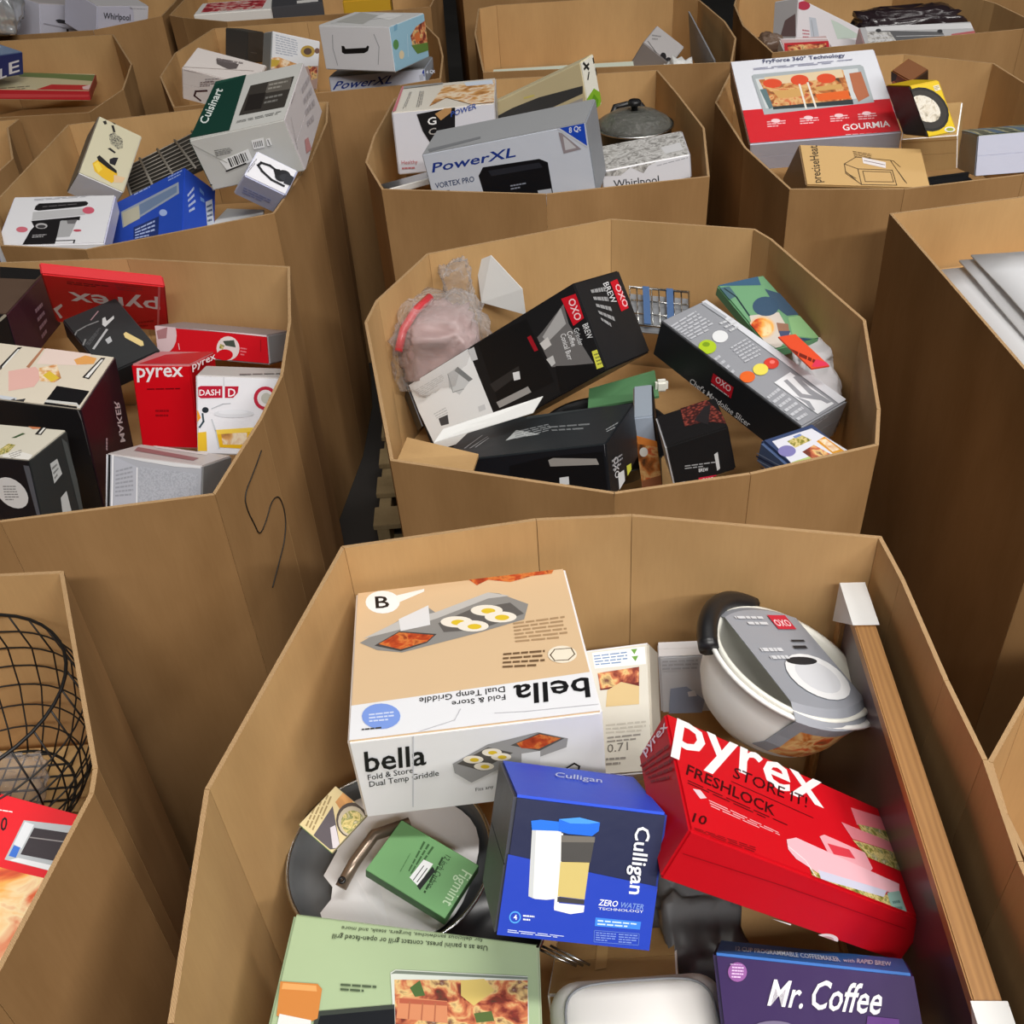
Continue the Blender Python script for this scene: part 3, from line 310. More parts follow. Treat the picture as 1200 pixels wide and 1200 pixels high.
CARTONS['slicer']=dict(n='slicer_box',c='carton',l='grey and black slicer carton with white chevrons and coloured dots',loc=[0.5539, 2.0264, 1.0174],q=[0.87284, 0.03848, 0.06444, -0.4822],A=[0.4528, 0.1475, 0.0987, -0.0066, 0.0044, 0.0069],base={'T': 155, 'F': 156, 'R': 157, 'L': 156},art=[('p','T',158,[(-.514,.385),(-.478,.657),(.498,.594),(.499,.327)]),('p','T',159,[(-.48,.421),(-.318,.447),(-.31,.372),(-.483,.35)]),('p','T',160,[(.201,-.119),(.192,.262),(.479,.267),(.483,-.108)]),('p','T',155,[(.219,.027),(.221,.1),(.34,.042),(.415,.23),(.425,.157),(.352,-.051)]),('p','T',155,[(.228,.207),(.229,.281),(.345,.231),(.465,.266),(.459,.18),(.359,.124)]),('p','T',155,[(.297,-.099),(.331,-.091),(.398,.002),(.459,-.075),(.451,-.125),(.4,-.08)]),('e','T',161,[(-.218,-.01),(-.194,.095),(-.181,-.119)]),('e','T',162,[(-.194,-.359),(-.167,-.243),(-.152,-.48)]),('e','T',163,[(-.212,-.336),(-.201,-.287),(-.198,-.377)]),('e','T',164,[(.089,.179),(.111,.276),(.12,.08)]),('e','T',165,[(.091,-.066),(.113,.033),(.123,-.167)]),('e','T',166,[(.094,-.361),(.116,-.263),(.125,-.459)]),('e','T',167,[(.085,.212),(.093,.248),(.095,.179)]),('l','T',168,[(-.437,-.487),(-.459,.121),(-.284,.133),(-.282,-.439)],7),('l','T',169,[(-.128,-.071),(-.135,.314),(.017,.262),(.014,-.146)],6),('l','T',169,[(-.115,-.518),(-.122,-.347),(.039,-.426),(.052,-.564)],4),('l','T',168,[(.245,-.463),(.23,-.161),(.472,-.195),(.473,-.451)],6),('l','T',170,[(-.313,.22),(-.303,.511),(-.205,.425),(-.205,.213)],3),('p','F',171,[(-.074,.221),(.07,.257),(.075,-.053),(-.072,-.025)]),('t','F',172,'OXO',[(-.05,.064),(.057,.068),(-.049,.23)],1,0),('l','F',173,[(-.068,-.028),(.058,-.011),(.06,-.074),(-.066,-.103)],1),('t','F',149,"Chef's Mandoline Slicer",[(-.204,-.452),(.229,-.4),(-.198,-.293)],0,0),('l','R',168,[(-.371,.595),(.308,.55),(.258,.387),(-.223,.282)],3)])
CARTONS['drip']=dict(n='coffee_brewer_box',c='carton',l='wide black carton at the front rim of the middle bin',loc=[0.0658, 1.7788, 1.0044],q=[0.96717, -0.14224, -0.11099, -0.17895],A=[0.3709, 0.2538, 0.1225, -0.0104, 0.0137, 0.0037],base={'T': 174, 'F': 175, 'R': 176, 'L': 5},art=[('s','T',177,[(-.394,-.209),(-.362,.088)],.0031),('s','T',177,[(-.356,-.225),(-.314,.032)],.0028),('s','T',177,[(-.324,-.221),(-.295,-.01)],.0029),('p','T',178,[(-.156,-.14),(-.15,.119),(-.108,.078),(.039,-.072),(-.099,-.102)]),('l','T',179,[(-.16,.09),(.031,.196),(.105,-.008),(-.091,-.138)],4),('l','T',131,[(.043,.135),(.307,.086),(.337,-.122),(.115,-.058)],2),('p','T',180,[(-.2,.637),(.435,.753),(.472,.51),(-.145,.391)]),('l','T',132,[(.438,-.141),(.486,.026),(.506,-.144),(.464,-.247)],2),('p','F',181,[(-.055,.305),(.172,.389),(.481,.376),(.486,-.393),(-.067,-.149)]),('p','F',182,[(.172,.331),(.201,.358),(.441,.272),(.453,.168),(.18,.222)]),('p','F',150,[(.225,.017),(.278,.023),(.276,-.11),(.222,-.104)]),('l','F',21,[(.196,-.155),(.316,-.167),(.315,-.211),(.194,-.2)],1),('p','F',183,[(-.363,.378),(-.344,.418),(-.319,.272),(-.226,.197),(-.339,.208)]),('s','F',184,[(.493,.523),(.499,-.352)],.0021),('p','R',185,[(-.237,-.211),(-.037,-.302),(-.033,-.655),(-.237,-.566)]),('p','R',151,[(.06,-.309),(.217,-.385),(.201,-.754),(.068,-.645)]),('t','R',186,'OXO',[(-.33,.13),(-.332,-.225),(-.188,.058)],1,0),('l','R',184,[(-.395,.159),(-.056,.011),(-.044,-.182),(-.369,-.083)],3)])
CARTONS['beans']=dict(n='coffee_bean_box',c='carton',l='small black carton with printed coffee beans and a red tag, near front rim',loc=[0.3959, 1.7862, 1.0137],q=[0.98993, -0.05451, -0.12886, 0.02166],A=[0.1324, 0.1348, 0.1027, 0.005, 0.0057, 0.0029],base={'F': 187, 'T': 188, 'L': 189, 'R': 5},art=[('p','T','beans',[(-.046,1.106),(.219,1.048),(.539,-.241),(.519,-.419),(.221,-.145),(-.113,-.101)]),('p','T',190,[(.295,.321),(.387,.298),(.233,-.268),(.059,.002)]),('l','L',191,[(-.801,1.427),(-4.9,4.589),(-4.622,3.928),(-.969,1.029)],8),('p','F',192,[(-.1,-.411),(.184,-.473),(.171,-.658),(-.108,-.572)]),('t','F',172,'OXO',[(-.066,-.546),(.13,-.594),(-.056,-.449)],1,0),('p','F',145,[(.211,-.001),(.271,.026),(.257,-.356),(.207,-.388)]),('l','F',21,[(-.264,-.026),(.209,-.15),(.193,-.27),(-.28,-.13)],2),('l','F',193,[(-.408,-.351),(-.315,-.366),(-.32,-.534),(-.414,-.518)],2),('t','F',186,'BREW',[(-.074,-.283),(.072,-.324),(-.067,-.203)],0,0)])
CARTONS['snack']=dict(n='snack_box',c='carton',l='narrow carton with orange food photo right beside the wide black carton',loc=[0.3178, 1.9206, 0.9401],q=[0.9948, -0.0482, -0.06006, -0.06671],A=[0.045, 0.15, 0.1911, -0.0, -0.0004, 0.0007],base={'F': 194, 'T': 195, 'L': 196, 'R': 5},art=[('p','F','toast',[(-.43,.27),(.539,.166),(.597,-.505),(-.628,-.504)]),('p','F',197,[(-.43,.27),(.539,.166),(.562,.087),(-.425,.162)]),('e','F',198,[(-.195,.046),(.007,.041),(-.224,-.016)]),('p','F',199,[(-.551,-.343),(.634,-.278),(.59,-.521),(-.57,-.506)])])
CARTONS['fryer']=dict(n='air_fryer_box',c='carton',l='large pale blue air fryer carton with dark fryer picture and blue corner',loc=[0.0853, 3.0123, 1.1865],q=[0.98364, 0.04149, -0.1103, -0.13624],A=[0.4952, 0.1511, 0.2171, 0.0038, 0.0158, 0.0151],base={'F': 200, 'T': 201, 'R': 202, 'L': 203},art=[('t','F',204,'PowerXL',[(-.463,.235),(.063,.24),(-.454,.359)],1,.1),('t','F',205,'VORTEX PRO',[(-.466,.01),(-.215,.012),(-.463,.085)],1,0),('l','F',206,[(-.461,-.031),(-.382,-.032),(-.383,-.062),(-.462,-.057)],1),('p','F',207,[(-.174,-.214),(-.183,.077),(-.145,.179),(.199,.153),(.245,.089),(.242,-.377)]),('p','F',208,[(-.119,.121),(.195,.105),(.21,.034),(-.105,.041)]),('l','F',209,[(-.003,-.114),(.093,-.114),(.089,-.198),(-.006,-.198)],2),('p','F',210,[(.153,-.261),(.237,-.266),(.236,-.351),(.157,-.344)]),('p','F',211,[(.327,.497),(.494,.513),(.491,.174)]),('p','F',212,[(.346,.497),(.49,.508),(.487,.205)]),('t','F',43,'8 Qt',[(.397,.408),(.466,.412),(.4,.478)],1,0),('p','F',213,[(.337,.444),(.355,.426),(.451,.178),(.346,.163)]),('p','F',214,[(.359,.382),(.373,.355),(.424,.206),(.359,.201)]),('p','T',215,[(-.474,-.326),(-.15,-.214),(-.142,-.311),(-.451,-.47)])])
CARTONS['cookset']=dict(n='cookware_box',c='carton',l='slim tan cookware carton with leaf print leaning behind the big air fryer carton',loc=[0.156, 3.7362, 1.0979],q=[0.92838, -0.03638, -0.22431, -0.29407],A=[0.5893, 0.0763, 0.1574, 0.0095, 0.0361, 0.021],base={'F': 216, 'R': 217, 'T': 218},art=[('p','F',219,[(-.241,.209),(-.041,.242),(.17,.212),(.49,.06),(.481,-.081),(.269,-.087),(-.018,-.11),(-.306,.082)]),('p','F',220,[(-.021,-.14),(.476,-.158),(.451,-.547),(.101,-.375)]),('p','F','toast',[(.144,-.133),(.444,-.29),(.442,-.505),(.201,-.358)]),('l','F',221,[(.058,.367),(.142,.33),(.138,.241),(.058,.287)],1),('s','R',222,[(-.283,.44),(-.029,.291)],.0081),('s','R',222,[(.025,.371),(-.294,.337)],.0077),('s','R',222,[(-.042,.218),(-.179,.121)],.0061),('s','R',222,[(.409,.41),(.418,.334)],.0064),('s','R',222,[(.475,.203),(.477,.097)],.0064),('p','R',223,[(-.553,-.222),(.119,-.115),(.654,-.319),(.252,-.557),(-.531,-.457)]),('p','R',224,[(-.485,-.389),(.055,-.211),(.308,-.38),(.089,-.526)]),('p','R',225,[(.58,.033),(.763,-.061),(.691,-.264),(.49,-.289)])])
CARTONS['steamer']=dict(n='steam_oven_box',c='carton',l='white carton with food photo top and black corner, left of the air fryer carton',loc=[-0.1159, 3.5804, 1.1261],q=[0.99906, -0.04048, -0.01181, -0.0101],A=[0.3308, 0.3736, 0.1973, 0.0068, 0.0064, -0.0006],base={'F': 226, 'T': 227, 'L': 228},art=[('p','F',229,[(-.26,.443),(.116,.501),(.081,-.191),(-.162,-.005),(-.218,.174)]),('t','F',3,'G',[(-.163,.255),(-.077,.264),(-.162,.371)],1,0),('t','F',220,'C',[(-.163,.097),(-.085,.108),(-.161,.199)],1,0),('t','F',230,'Healthy',[(-.458,-.329),(-.298,-.337),(-.456,-.266)],0,0),('l','F',230,[(-.458,-.364),(-.332,-.371),(-.333,-.43),(-.46,-.424)],1),('t','F',231,'POWER',[(.067,.35),(.32,.449),(.064,.432)],1,.1),('p','F',232,[(-.084,.421),(.091,.553),(.073,.42),(-.032,.313)]),('p','T','bread',[(-.043,.332),(.49,.397),(.509,-.558),(.366,-.61),(.013,-.143),(-.139,-.407)]),('p','T',139,[(-.477,.586),(-.077,.648),(-.056,.426),(-.473,.387)]),('p','T',233,[(-.521,.573),(-.475,.567),(-.462,-.449),(-.509,-.533)]),('l','T',234,[(-.287,.219),(-.273,-.386),(-.216,-.406),(-.234,.199)],3),('l','T',235,[(-.391,.228),(-.405,-.392),(-.369,-.404),(-.361,.217)],2),('p','T',236,[(.162,.403),(.46,.409),(.478,.223),(.198,.241)])])
CARTONS['kettle']=dict(n='kettle_box',c='carton',l='white carton with crinkled foil-like top in front of the glass lid',loc=[0.487, 3.1696, 1.1032],q=[0.99676, -0.0224, -0.06967, -0.03325],A=[0.2678, 0.2348, 0.0723, 0.0005, 0.0029, -0.0012],base={'F': 237, 'T': 'foil', 'R': 238},art=[('t','F',239,'Whirlpool',[(-.372,-.303),(.136,-.453),(-.373,.034)],0,0),('l','F',240,[(.122,.324),(.469,.417),(.472,.348),(.124,.254)],1),('p','T',241,[(.204,-.031),(.427,.03),(.445,-.281),(.241,-.312)]),('p','F','foil',[(-.501,.423),(.125,.459),(.031,.354),(-.03,.088),(-.169,.428),(-.286,.167),(-.505,.288)])])
CARTONS['oven']=dict(n='toaster_oven_box',c='carton',l='red and white toaster oven carton with pictured toast, largest in its bin',loc=[1.0447, 3.3271, 1.1738],q=[0.98043, 0.19138, -0.02619, -0.03805],A=[0.4544, 0.3859, 0.1072, -0.019, -0.0109, -0.0039],base={'T': 242, 'F': 243, 'R': 244, 'L': 245},art=[('p','T',246,[(-.505,-.111),(.504,-.119),(.5,-.515),(-.503,-.504)]),('p','T',247,[(-.375,.289),(-.36,.305),(.372,.312),(.389,.285),(.385,-.145),(-.355,-.183)]),('p','T',248,[(-.356,.25),(.348,.271),(.334,-.084),(-.334,-.111)]),('p','T','toast',[(-.335,.236),(.247,.267),(.246,-.09),(-.285,-.118)]),('p','T',249,[(-.292,.26),(.238,.279),(.237,.178),(-.295,.16)]),('p','T',250,[(-.288,-.098),(.251,-.091),(.246,-.148),(-.287,-.131)]),('p','T',251,[(-.344,.117),(-.301,.121),(-.284,-.108),(-.313,-.123)]),('e','T',252,[(-.248,.179),(-.184,.169),(-.256,.124)]),('e','T',252,[(-.061,.19),(-.001,.181),(-.071,.127)]),('e','T',252,[(.119,.182),(.182,.172),(.109,.124)]),('p','T',253,[(-.261,.085),(-.049,.092),(-.053,-.006),(-.23,-.009)]),('p','T',254,[(.029,.09),(.208,.103),(.208,.043),(.032,.04)]),('p','T',166,[(.015,.004),(.237,.019),(.237,-.079),(.024,-.076)]),('p','T',255,[(.28,.217),(.362,.225),(.366,-.069),(.283,-.126),(.273,.004)]),('s','T',256,[(-.07,.135),(-.07,-.149)],.0057),('s','T',256,[(-.012,.146),(-.004,-.15)],.0057),('t','T',257,'FryForce 360° Technology',[(-.277,.436),(.29,.424),(-.274,.481)],1,0),('l','T',258,[(-.352,.386),(.369,.394),(.373,.353),(-.351,.357)],2),('t','T',259,'GOURMIA',[(.128,-.438),(.436,-.434),(.132,-.37)],1,0),('l','T',153,[(.136,-.476),(.384,-.486),(.381,-.511),(.134,-.5)],1),('l','T',260,[(-.349,-.257),(-.224,-.26),(-.23,-.34),(-.355,-.336)],3),('e','T',261,[(-.29,-.265),(-.26,-.27),(-.293,-.288)]),('l','T',260,[(-.13,-.254),(-.005,-.257),(-.013,-.337),(-.137,-.333)],3),('e','T',261,[(-.072,-.262),(-.042,-.267),(-.075,-.285)]),('l','T',260,[(.071,-.256),(.195,-.259),(.186,-.34),(.063,-.335)],3),('e','T',261,[(.129,-.265),(.158,-.269),(.125,-.287)]),('l','T',260,[(.254,-.258),(.377,-.261),(.368,-.341),(.246,-.337)],3),('e','T',261,[(.312,-.267),(.341,-.271),(.308,-.289)])])
CARTONS['kraftoven']=dict(n='kraft_oven_box',c='carton',l='kraft brown carton with line drawing of an oven, before the red and white carton',loc=[1.081, 2.951, 1.0732],q=[0.96946, 0.23781, 0.05987, -0.00096],A=[0.3701, 0.1513, 0.1473, 0.0018, -0.0004, -0.0038],base={'T': 262, 'L': 263, 'F': 264, 'R': 264},art=[('t','T',265,'preciseHeat',[(-.375,-.427),(-.355,.482),(-.447,-.454)],1,0),('s','T',266,[(-.061,-.069),(.217,-.075),(.226,-.439),(-.057,-.449),(-.061,-.069)],.0027),('s','T',266,[(-.025,-.122),(.2,-.124),(.206,-.362),(-.022,-.375),(-.025,-.122)],.0024),('s','T',266,[(-.061,-.069),(-.162,.041),(-.166,-.191),(-.057,-.449)],.0026),('s','T',266,[(-.162,.041),(-.057,.22),(.219,.167),(.299,-.346)],.0024),('s','T',266,[(.264,-.11),(.31,-.384)],.0024),('s','T',266,[(-.161,-.151),(-.085,-.381)],.0023),('s','T',266,[(-.151,-.189),(-.093,-.303)],.0022),('l','T',267,[(-.073,.381),(.076,.315),(.071,.152),(-.07,.219)],4),('p','T',268,[(-.007,.217),(.177,.115),(.167,-.031),(-.008,.072)]),('s','T',269,[(.004,.138),(.163,.049)],.0025),('s','T',267,[(.219,.167),(.244,.149),(.287,.013)],.0025)])
CARTONS['tancarton']=dict(n='tan_carton',c='carton',l='plain tan carton beneath the yellow noodle box',loc=[1.4204, 3.2607, 1.0788],q=[0.97098, 0.07978, -0.09497, -0.20447],A=[0.164, 0.202, 0.1172, -0.0, -0.001, -0.0009],base={'T': 'kraft', 'F': 'kraft', 'R': 'kraft', 'L': 'kraft'},art=[('s','F',270,[(-.471,.415),(.502,.389)],.0025)])
CARTONS['noodle']=dict(n='noodle_box',c='carton',l='yellow carton with pictured black bowl of noodles, tilted on the tan carton',loc=[1.2753, 3.043, 1.248],q=[0.98975, -0.12866, -0.05511, 0.02838],A=[0.0853, 0.1558, 0.148, -0.0063, -0.0427, 0.0174],base={'F': 271, 'L': 272, 'T': 273, 'R': 274},art=[('e','F',275,[(-.247,.019),(.466,-.036),(-.272,-.404)]),('e','F',276,[(-.238,.018),(.395,-.033),(-.258,-.351)]),('e','F','noodle',[(-.261,.034),(.196,-.005),(-.235,-.229)]),('e','F',277,[(.286,-.428),(.458,-.448),(.254,-.48)]),('e','F',278,[(.286,-.428),(.403,-.442),(.266,-.459)]),('p','F',279,[(.241,.411),(.436,.416),(.447,.32),(.253,.315)]),('l','F',280,[(.259,.401),(.419,.404),(.431,.333),(.273,.332)],3)])
CARTONS['noodleback']=dict(n='snack_carton',c='carton',l='little brown carton with yellow edge left of the yellow noodle box',loc=[1.3135, 3.2294, 1.2309],q=[0.83497, 0.2126, -0.01016, -0.50747],A=[0.0831, 0.0693, 0.1696, -0.0, -0.0145, -0.0026],base={'F': 281, 'L': 282, 'T': 283, 'R': 284},art=[('p','F','toast',[(-.432,.324),(.438,.239),(.546,-.286),(-.255,-.434)]),('p','F',285,[(-.436,.618),(-.088,.613),(-.251,.368),(-.533,.239)])])
CARTONS['bluebox']=dict(n='cookware_carton',c='carton',l='pale lilac carton with striped green-blue top at the right edge',loc=[1.6438, 3.2276, 1.0334],q=[0.98413, -0.1457, -0.0266, -0.09775],A=[0.2161, 0.2984, 0.1197, 0.0098, 0.0014, -0.001],base={'F': 286, 'T': 287, 'L': 288, 'R': 1},art=[('p','T','sea',[(.812,6.325),(.416,.501),(-.007,-.9),(-.494,-.554),(-.483,.464)]),('s','F',289,[(-.507,.478),(-.521,-.492)],.0025)])
CARTONS['brewer']=dict(n='brewer_box',c='carton',l='white carton with pictured black coffee machine and red badges',loc=[-1.2705, 2.9906, 1.1021],q=[0.99698, 0.04151, 0.04779, 0.04508],A=[0.296, 0.3007, 0.0594, -0.009, -0.0, 0.0],base={'T': 290, 'R': 291, 'F': 1},art=[('p','T',292,[(-.257,.211),(-.257,.287),(-.232,.341),(.221,.371),(.25,.33),(.24,.278),(.174,.251),(-.215,.188)]),('l','T',293,[(-.188,.284),(.136,.329),(.14,.298),(-.184,.253)],1),('p','T',294,[(-.262,.161),(.22,.218),(.25,.082),(-.244,-.011)]),('p','T',295,[(-.249,-.025),(.207,.048),(.21,-.029),(.034,-.031),(.043,-.511),(-.256,-.505),(-.225,-.213),(-.203,-.143)]),('e','T',296,[(-.136,-.132),(-.079,-.135),(-.127,-.19)]),('e','T',39,[(-.134,-.144),(-.094,-.146),(-.129,-.179)]),('l','T',297,[(-.192,-.299),(-.061,-.292),(-.064,-.362),(-.187,-.369)],2),('p','T',298,[(.029,-.04),(.188,-.019),(.16,-.36),(.042,-.368)]),('p','T',299,[(.088,-.028),(.188,-.019),(.173,-.105),(.105,-.102)]),('e','T',300,[(.27,.17),(.328,.168),(.279,.095)]),('e','T',301,[(-.308,-.195),(-.254,-.197),(-.298,-.252)]),('e','T',302,[(.217,-.242),(.255,-.244),(.22,-.265)]),('s','T',303,[(.009,-.545),(.019,-.436),(.216,-.433),(.213,-.515),(.119,-.543)],.0043),('l','T',304,[(-.296,.442),(.324,.507),(.329,.469),(-.288,.396)],2)])
CARTONS['millbox']=dict(n='mixer_box',c='carton',l='cream carton with pictured yellow cup, tilted up at left',loc=[-1.2251, 3.3811, 1.1502],q=[0.91407, 0.21052, 0.34259, 0.05291],A=[0.1421, 0.2592, 0.1094, 0.0236, 0.0009, 0.0],base={'T': 305, 'F': 290, 'L': 306, 'R': 307},art=[('p','T',308,[(-.295,-.27),(-.212,-.177),(-.054,-.214),(.246,-.245),(.279,-.344),(.204,-.438),(-.009,-.418),(-.2,-.375)]),('p','T',309,[(-.261,-.275),(-.199,-.204),(-.066,-.292),(-.123,-.373)]),('p','T',310,[(-.255,-.15),(-.214,-.103),(.218,-.218),(.238,-.265),(.038,-.244),(-.204,-.194)]),('p','T',311,[(.004,-.095),(.075,-.04),(.166,-.013),(.152,-.155),(.033,-.159)]),('p','T',312,[(-.109,.051),(-.059,.082),(.083,.053),(.063,.025)]),('p','T','speckle',[(-.173,.268),(-.096,.348),(.126,.302),(.192,.173),(.103,.116),(-.088,.147)]),('p','T',312,[(-.193,.435),(-.143,.454),(-.061,.356),(-.11,.343)]),('p','T',313,[(-.384,.432),(-.328,.471),(-.285,.426),(-.326,.395)]),('p','T',313,[(-.242,.494),(-.179,.536),(-.069,.508),(-.136,.475)]),('p','T',314,[(.191,-.301),(.432,-.267),(.408,-.361),(.242,-.417)]),('s','L',315,[(.708,-1.523),(.308,-2.49)],.0029)])
CARTONS['bluecarton']=dict(n='toaster_box',c='carton',l='bright blue carton with small toaster picture, standing on its corner',loc=[-1.0243, 3.1448, 1.0129],q=[0.93747, 0.26871, -0.21906, -0.03094],A=[0.3003, 0.2382, 0.1437, 0.0158, 0.0046, -0.0068],base={'T': 316, 'R': 317, 'F': 316, 'L': 316},art=[('p','T',318,[(-.364,.305),(.427,.314),(.44,.135),(-.322,.035)]),('p','T',319,[(-.104,.27),(.405,.274),(.409,.17),(-.081,.101)]),('p','T',320,[(-.342,.28),(-.112,.265),(-.086,.052),(-.306,.043)]),('l','T',321,[(-.196,.549),(.158,.534),(.17,.44),(-.183,.445)],2),('l','T',321,[(.276,.487),(.467,.485),(.47,.396),(.287,.394)],2),('p','T',322,[(-.168,-.04),(.181,-.061),(.179,-.375),(-.159,-.215)]),('l','T',323,[(-.147,-.073),(.124,-.072),(.135,-.331),(-.139,-.235)],4),('e','T',324,[(.234,-.039),(.288,-.069),(.236,-.091)]),('p','T',325,[(-.521,.03),(-.45,.048),(-.437,-.046),(-.505,-.052)]),('l','R',325,[(.137,.395),(.33,.215),(-.019,.104),(-.141,.315)],4),('l','R',326,[(.392,.04),(.353,-.099),(.155,-.156),(.13,-.021)],2),('p','R',327,[(.203,-.171),(.318,-.377),(-.048,-.461),(-.14,-.245)]),('l','R',328,[(.17,-.201),(.26,-.361),(-.017,-.422),(-.092,-.261)],4)])
CARTONS['toasteroven']=dict(n='microwave_box',c='carton',l='big light grey carton with dark green band and barcode',loc=[-0.691, 3.2964, 1.2619],q=[0.99567, 0.05964, -0.07079, -0.00847],A=[0.2926, 0.3981, 0.1661, 0.0183, -0.0049, -0.0041],base={'T': 329, 'F': 330, 'R': 331, 'L': 332},art=[('p','T',333,[(-.543,.528),(-.148,.566),(-.073,-.485),(-.532,-.467)]),('p','T',334,[(-.527,.506),(-.167,.551),(-.166,.47),(-.523,.426)]),('t','T',335,'Cuisinart',[(-.366,-.296),(-.355,.295),(-.473,-.221)],1,0),('p','T',336,[(-.034,.251),(.45,.246),(.457,-.283),(-.031,-.258)]),('p','T',337,[(.168,.24),(.427,.239),(.451,.018),(.177,.04)]),('p','T',338,[(-.009,.076),(.183,.053),(.194,-.227),(.007,-.205)]),('l','T',339,[(.182,.219),(.391,.211),(.404,.064),(.196,.078)],2),('l','T',340,[(.198,-.012),(.385,-.018),(.393,-.181),(.209,-.175)],2),('l','T',341,[(-.029,-.347),(.436,-.337),(.44,-.394),(-.027,-.389)],2),('p','F',342,[(-.29,.029),(.038,.133),(.037,-.101),(-.258,-.188)]),('s','F',343,[(-.196,.025),(-.2,-.116)],.0052),('s','F',343,[(-.173,.031),(-.177,-.11)],.0026),('s','F',343,[(-.15,.037),(-.153,-.104)],.0026),('s','F',343,[(-.126,.043),(-.13,-.098)],.0052),('s','F',343,[(-.103,.049),(-.107,-.092)],.0026),('s','F',343,[(-.08,.055),(-.083,-.086)],.0026),('s','F',343,[(-.057,.061),(-.06,-.08)],.0051),('s','F',343,[(-.034,.066),(-.037,-.074)],.0026),('s','F',343,[(-.01,.072),(-.013,-.068)],.0026),('s','F',343,[(-.27,-.183),(-.049,-.118)],.0043),('p','F',342,[(.103,.273),(.234,.276),(.205,.1),(.091,.102)]),('s','F',24,[(.12,.226),(.11,.138)],.0021),('s','F',24,[(.136,.226),(.126,.138)],.0021),('s','F',24,[(.153,.227),(.142,.138)],.0021),('s','F',24,[(.169,.227),(.159,.138)],.0021),('s','F',24,[(.185,.227),(.175,.139)],.0021),('s','F',24,[(.201,.227),(.191,.139)],.0021),('p','F',342,[(.249,.241),(.293,.246),(.287,.117),(.235,.105)]),('s','F',19,[(.264,.215),(.265,.126)],.0025),('l','F',344,[(-.294,.248),(-.127,.232),(-.116,.128),(-.304,.118)],4),('s','F',345,[(-.512,.483),(-.228,-.03)],.0023),('s','F',345,[(-.512,.483),(-.489,-.55)],.0025),('s','F',346,[(-.487,-.558),(-.257,-.519)],.0044),('s','F',343,[(-.528,-.375),(-.481,-.376)],.0042),('s','R',347,[(-.356,.367),(-.573,-.326)],.0024),('l','R',348,[(.188,.376),(.501,.31),(.291,-.425),(-.069,-.206)],4),('p','R',349,[(-.247,-.195),(-.142,-.273),(-.174,-.476),(-.334,-.36)]),('l','R',350,[(-.217,.499),(-.027,.498),(-.023,.477),(-.217,.466)],1)])
CARTONS['headset']=dict(n='headset_box',c='carton',l='small white and lilac carton with pictured black cord loop, at bin rim',loc=[-0.6496, 3.0255, 1.1818],q=[0.92394, 0.25662, 0.27661, -0.06303],A=[0.1251, 0.099, 0.1049, 0.0093, 0.0079, -0.0003],base={'T': 351, 'F': 352, 'R': 353, 'L': 354},art=[('s','T',355,[(.361,-.24),(.067,-.233),(-.201,-.105),(-.337,.026),(-.304,.157),(-.109,.198),(.098,.136)],.0073),('e','T',356,[(.245,.068),(.4,.192),(.303,-.121)]),('e','T',357,[(.292,.05),(.387,.126),(.326,-.061)]),('p','T',358,[(.3,.23),(.546,.185),(.555,-.12),(.335,-.157)]),('p','T',359,[(-.012,.152),(.131,.233),(.191,.038),(.091,-.042)]),('l','T',360,[(-.52,-.329),(-.446,.214),(-.379,.199),(-.451,-.355)],2),('l','F',361,[(-.383,.051),(.28,.06),(.307,-.25),(-.336,-.275)],3)])
CARTONS['mixer']=dict(n='hand_mixer_box',c='carton',l='off-white carton with faint grey picture behind the green-banded grey carton',loc=[-0.9986, 4.2999, 1.1243],q=[0.98497, 0.07314, 0.13628, -0.07688],A=[0.2779, 0.1902, 0.1257, -0.002, 0.0, -0.0026],base={'T': 362, 'F': 363, 'L': 364},art=[('p','T',365,[(-.166,.194),(-.028,.28),(.152,.213),(.156,.027),(.069,-.088),(-.117,.01)]),('l','T',366,[(-.18,.258),(.181,.353),(.216,.231),(-.109,.131)],3),('s','T',367,[(-.484,-.467),(.383,.116)],.0032),('l','F',368,[(-.24,.219),(-.021,.376),(-.043,.185),(-.252,.034)],3),('s','F',369,[(-.244,-.397),(-.327,-.293),(-.308,-.137),(-.154,-.024)],.0068),('l','F',213,[(-.174,.359),(.022,.502),(.022,.377),(-.174,.233)],2),('s','F',370,[(-.455,.465),(-.086,.512)],.0032)])
CARTONS['recipe']=dict(n='recipe_box',c='carton',l='upright white carton with recipe text and yellow food, left of the handled carton',loc=[-0.797, 4.7015, 1.0781],q=[0.95003, -0.15213, 0.14795, 0.22894],A=[0.2098, 0.1162, 0.193, 0.0008, -0.0031, 0.0024],base={'F': 160, 'L': 371, 'T': 1, 'R': 20},art=[('l','F',372,[(-.429,.463),(.024,.432),(.046,.072),(-.407,.061)],8),('e','F',373,[(.249,.246),(.397,.276),(.257,.127)]),('e','F',374,[(.249,.246),(.334,.264),(.253,.177)]),('e','F',375,[(.445,.295),(.498,.306),(.449,.239)]),('p','F','bread',[(-.514,-.038),(-.341,.012),(.053,-.054),(-.006,-.161),(-.535,-.247)]),('p','F',376,[(-.497,-.06),(-.305,-.044),(-.363,-.166),(-.505,-.225)]),('p','F',377,[(-.519,-.26),(.481,-.002),(.511,-.451),(.353,-.61),(-.493,-.763)]),('p','F','meat',[(.267,-.044),(.467,-.037),(.482,-.261),(.368,-.315)])])
CARTONS['darkbox']=dict(n='dark_carton',c='carton',l='narrow dark grey carton left of the recipe carton',loc=[-1.0199, 4.9132, 1.1046],q=[0.84749, -0.03526, 0.13388, 0.51243],A=[0.1181, 0.1188, 0.1242, 0.0, -0.0002, -0.0004],base={'F': 378, 'T': 379, 'R': 380},art=[('l','F',381,[(-.311,-.145),(.064,-.168),(.065,-.22),(-.31,-.196)],1)])
